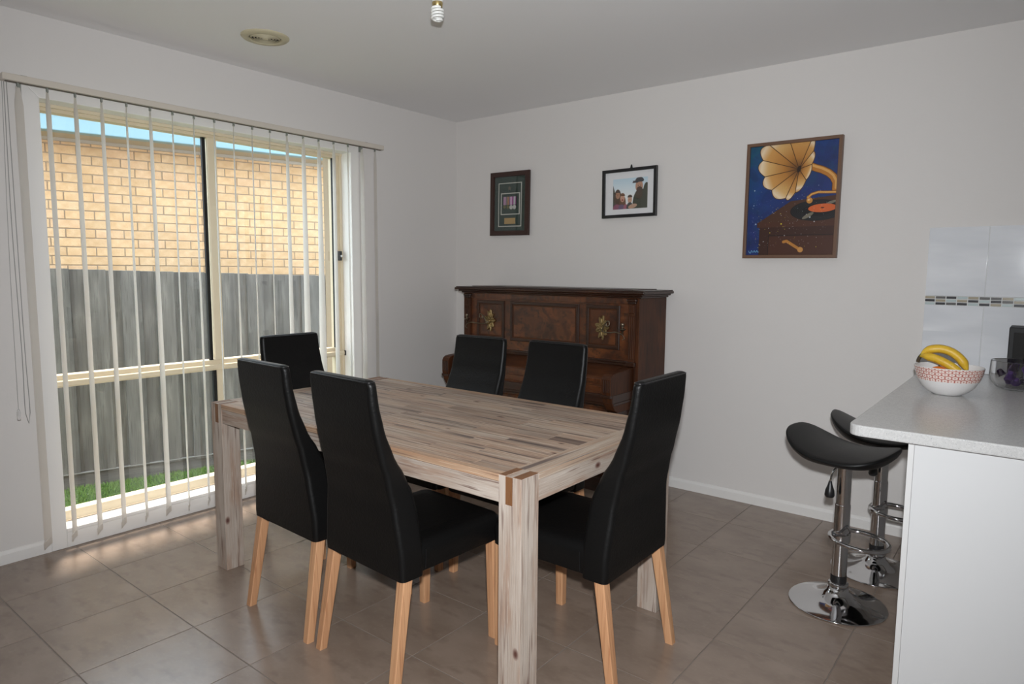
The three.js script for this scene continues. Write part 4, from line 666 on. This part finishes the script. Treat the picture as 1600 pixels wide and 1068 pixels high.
{ const bn = thing('banana_bunch', 'two ripe yellow bananas joined at a brown stem in the bowl', 'bananas', [3.446, CT + 0.0005, 0.775]);
  const peel = tex(256, 128, (u, v) => { const n = fbm(N1, u * 14, v * 8, 14, 8, 3), d = N2(u * 40, v * 26, 40, 26); let c = mixc([214, 168, 38], [228, 190, 64], n); if (d > 0.9) c = mixc(c, [96, 66, 24], (d - 0.9) * 6); return mixc(mixc(c, [92, 74, 30], (u - 0.965) * 30), [150, 150, 50], (0.06 - u) * 12); });
  const peelMat = phy({ map: peel, roughness: 0.45 });
  const banana = (pts, R) => { const cv = new THREE.CatmullRomCurve3(pts.map((p) => V3(...p))), n = 30, k = 10, fr = cv.computeFrenetFrames(n, false), pos = [], uv = [], idx = [];
    for (let i = 0; i <= n; i++) { const t = i / n, c = cv.getPointAt(t), r = R * Math.min(1, 0.34 + Math.pow(t / 0.18, 1.2) * 0.66) * Math.min(1, 0.25 + Math.pow((1 - t) / 0.16, 0.8) * 0.75); for (let j = 0; j <= k; j++) { const a = j / k * Math.PI * 2, q = 1 + 0.055 * Math.cos(5 * a); const p = c.clone().addScaledVector(fr.normals[i], Math.cos(a) * r * q).addScaledVector(fr.binormals[i], Math.sin(a) * r * q); pos.push(p.x, p.y, p.z); uv.push(t, j / k); } }
    for (let i = 0; i < n; i++) for (let j = 0; j < k; j++) { const a = i * (k + 1) + j; idx.push(a, a + 1, a + k + 2, a, a + k + 2, a + k + 1); }
    const g = new THREE.BufferGeometry(); g.setAttribute('position', new THREE.Float32BufferAttribute(pos, 3)); g.setAttribute('uv', new THREE.Float32BufferAttribute(uv, 2)); g.setIndex(idx); g.computeVertexNormals(); return g; };
  const dbl = (m) => { m.side = THREE.DoubleSide; return m; };
  part('banana', banana([[-0.098, 0.150, 0.01], [-0.08, 0.170, 0.005], [-0.04, 0.181, 0.0], [0.005, 0.170, -0.004], [0.042, 0.138, -0.006], [0.062, 0.098, -0.006]], 0.0175), dbl(peelMat), bn);
  part('banana', banana([[-0.099, 0.148, 0.014], [-0.075, 0.150, 0.03], [-0.045, 0.145, 0.038], [-0.008, 0.130, 0.042], [0.03, 0.104, 0.042], [0.054, 0.072, 0.038]], 0.0165), peelMat, bn);
  part('stem', tube([[-0.096, 0.152, 0.011], [-0.104, 0.138, 0.013], [-0.108, 0.122, 0.014]], 0.0068, 12, 8), std({ color: new THREE.Color().setRGB(0.06, 0.04, 0.02), roughness: 0.8 }), bn); 
  const o = thing('orange', 'bright orange fruit tucked under the bananas', 'orange', [3.436, CT + 0.0005, 0.80]);
  const og = new THREE.SphereGeometry(0.036, 28, 20); og.scale(1, 0.93, 1); og.translate(-0.02, 0.081, 0.012); part('peel', og, std({ color: new THREE.Color().setRGB(0.82, 0.20, 0.02), roughness: 0.5, bumpMap: leatherBump, bumpScale: 0.0006 }), o);
  part('calyx', new THREE.SphereGeometry(0.004, 8, 6).translate(-0.02, 0.1145, 0.012), std({ color: 0x4a4a20, roughness: 0.8 }), o); }
{ const GX = 3.668, GZ = 0.44, y = CT + 0.0005;
  const b = thing('glass_bowl', 'clear glass bowl full of purple coffee capsules', 'bowl', [GX, y, GZ]);
  part('glass', lathe([[0.0001, 0.0], [0.06, 0.0], [0.082, 0.008], [0.1, 0.032], [0.106, 0.06], [0.104, 0.118], [0.102, 0.12], [0.1005, 0.118], [0.1025, 0.06], [0.0965, 0.034], [0.079, 0.012], [0.058, 0.005], [0.0001, 0.005]], 56), phy({ color: 0xffffff, roughness: 0.01, transmission: 1, thickness: 0.004, ior: 1.5 }), b);
  const foil = std({ color: new THREE.Color().setRGB(0.10, 0.045, 0.22), roughness: 0.28, metalness: 0.9 }), foilDark = std({ color: new THREE.Color().setRGB(0.03, 0.02, 0.05), roughness: 0.3, metalness: 0.85 });
  const cg = lathe([[0.0001, 0.028], [0.0075, 0.028], [0.0105, 0.0245], [0.0145, 0.002], [0.018, 0.0015], [0.0185, 0.0], [0.0001, 0.0]], 24);
  const spots = []; for (const [n, r, h, o] of [[4, 0.034, 0.030, 0.3], [6, 0.058, 0.056, 0.0], [4, 0.030, 0.082, 0.8]]) for (let k = 0; k < n; k++) { const a = o + k / n * Math.PI * 2; spots.push([r * Math.cos(a), h + rr(-0.002, 0.002), r * Math.sin(a)]); }
  spots.forEach(([x, h, z], i) => { const c = thing('coffee_capsule', i % 4 === 3 ? 'near-black foil coffee capsule lying among purple ones in the glass bowl' : 'purple foil coffee capsule lying in the clear glass bowl', 'capsule', [GX + x, y + h, GZ + z], rr(0, 6), 'coffee capsules in the glass bowl'); c.rotation.set(rr(-1.3, 1.3), rr(0, 6), rr(-0.9, 0.9)); part('cup', cg, i % 4 === 3 ? foilDark : foil, c); part('lid_foil', lathe([[0.0001, -0.0004], [0.0165, -0.0004], [0.017, 0.0]], 20), std({ color: 0xb8b4b8, roughness: 0.3, metalness: 0.9 }), c); }); }
{ const m = thing('benchtop_appliance', 'black box-shaped appliance standing behind the glass bowl', 'appliance', [3.612, CT + 0.0005, 0.03]);
  part('casing', RB(0.0, 0.44, 0.006, 0.245, 0.0, 0.17, 0.004, 2), std({ color: 0x0a090b, roughness: 0.6 }), m); part('front_glass', RB(0.018, 0.42, 0.02, 0.222, 0.1695, 0.1725, 0.001, 1), phy({ color: new THREE.Color().setRGB(0.008, 0.007, 0.006), roughness: 0.5, specularIntensity: 0.3 }), m);
  part('foot', merge([B(0.02, 0.05, 0, 0.007, 0.02, 0.05), B(0.39, 0.42, 0, 0.007, 0.02, 0.05), B(0.02, 0.05, 0, 0.007, 0.12, 0.15), B(0.39, 0.42, 0, 0.007, 0.12, 0.15)]), blackPlastic, m); }

renderer.render(scene, camera);
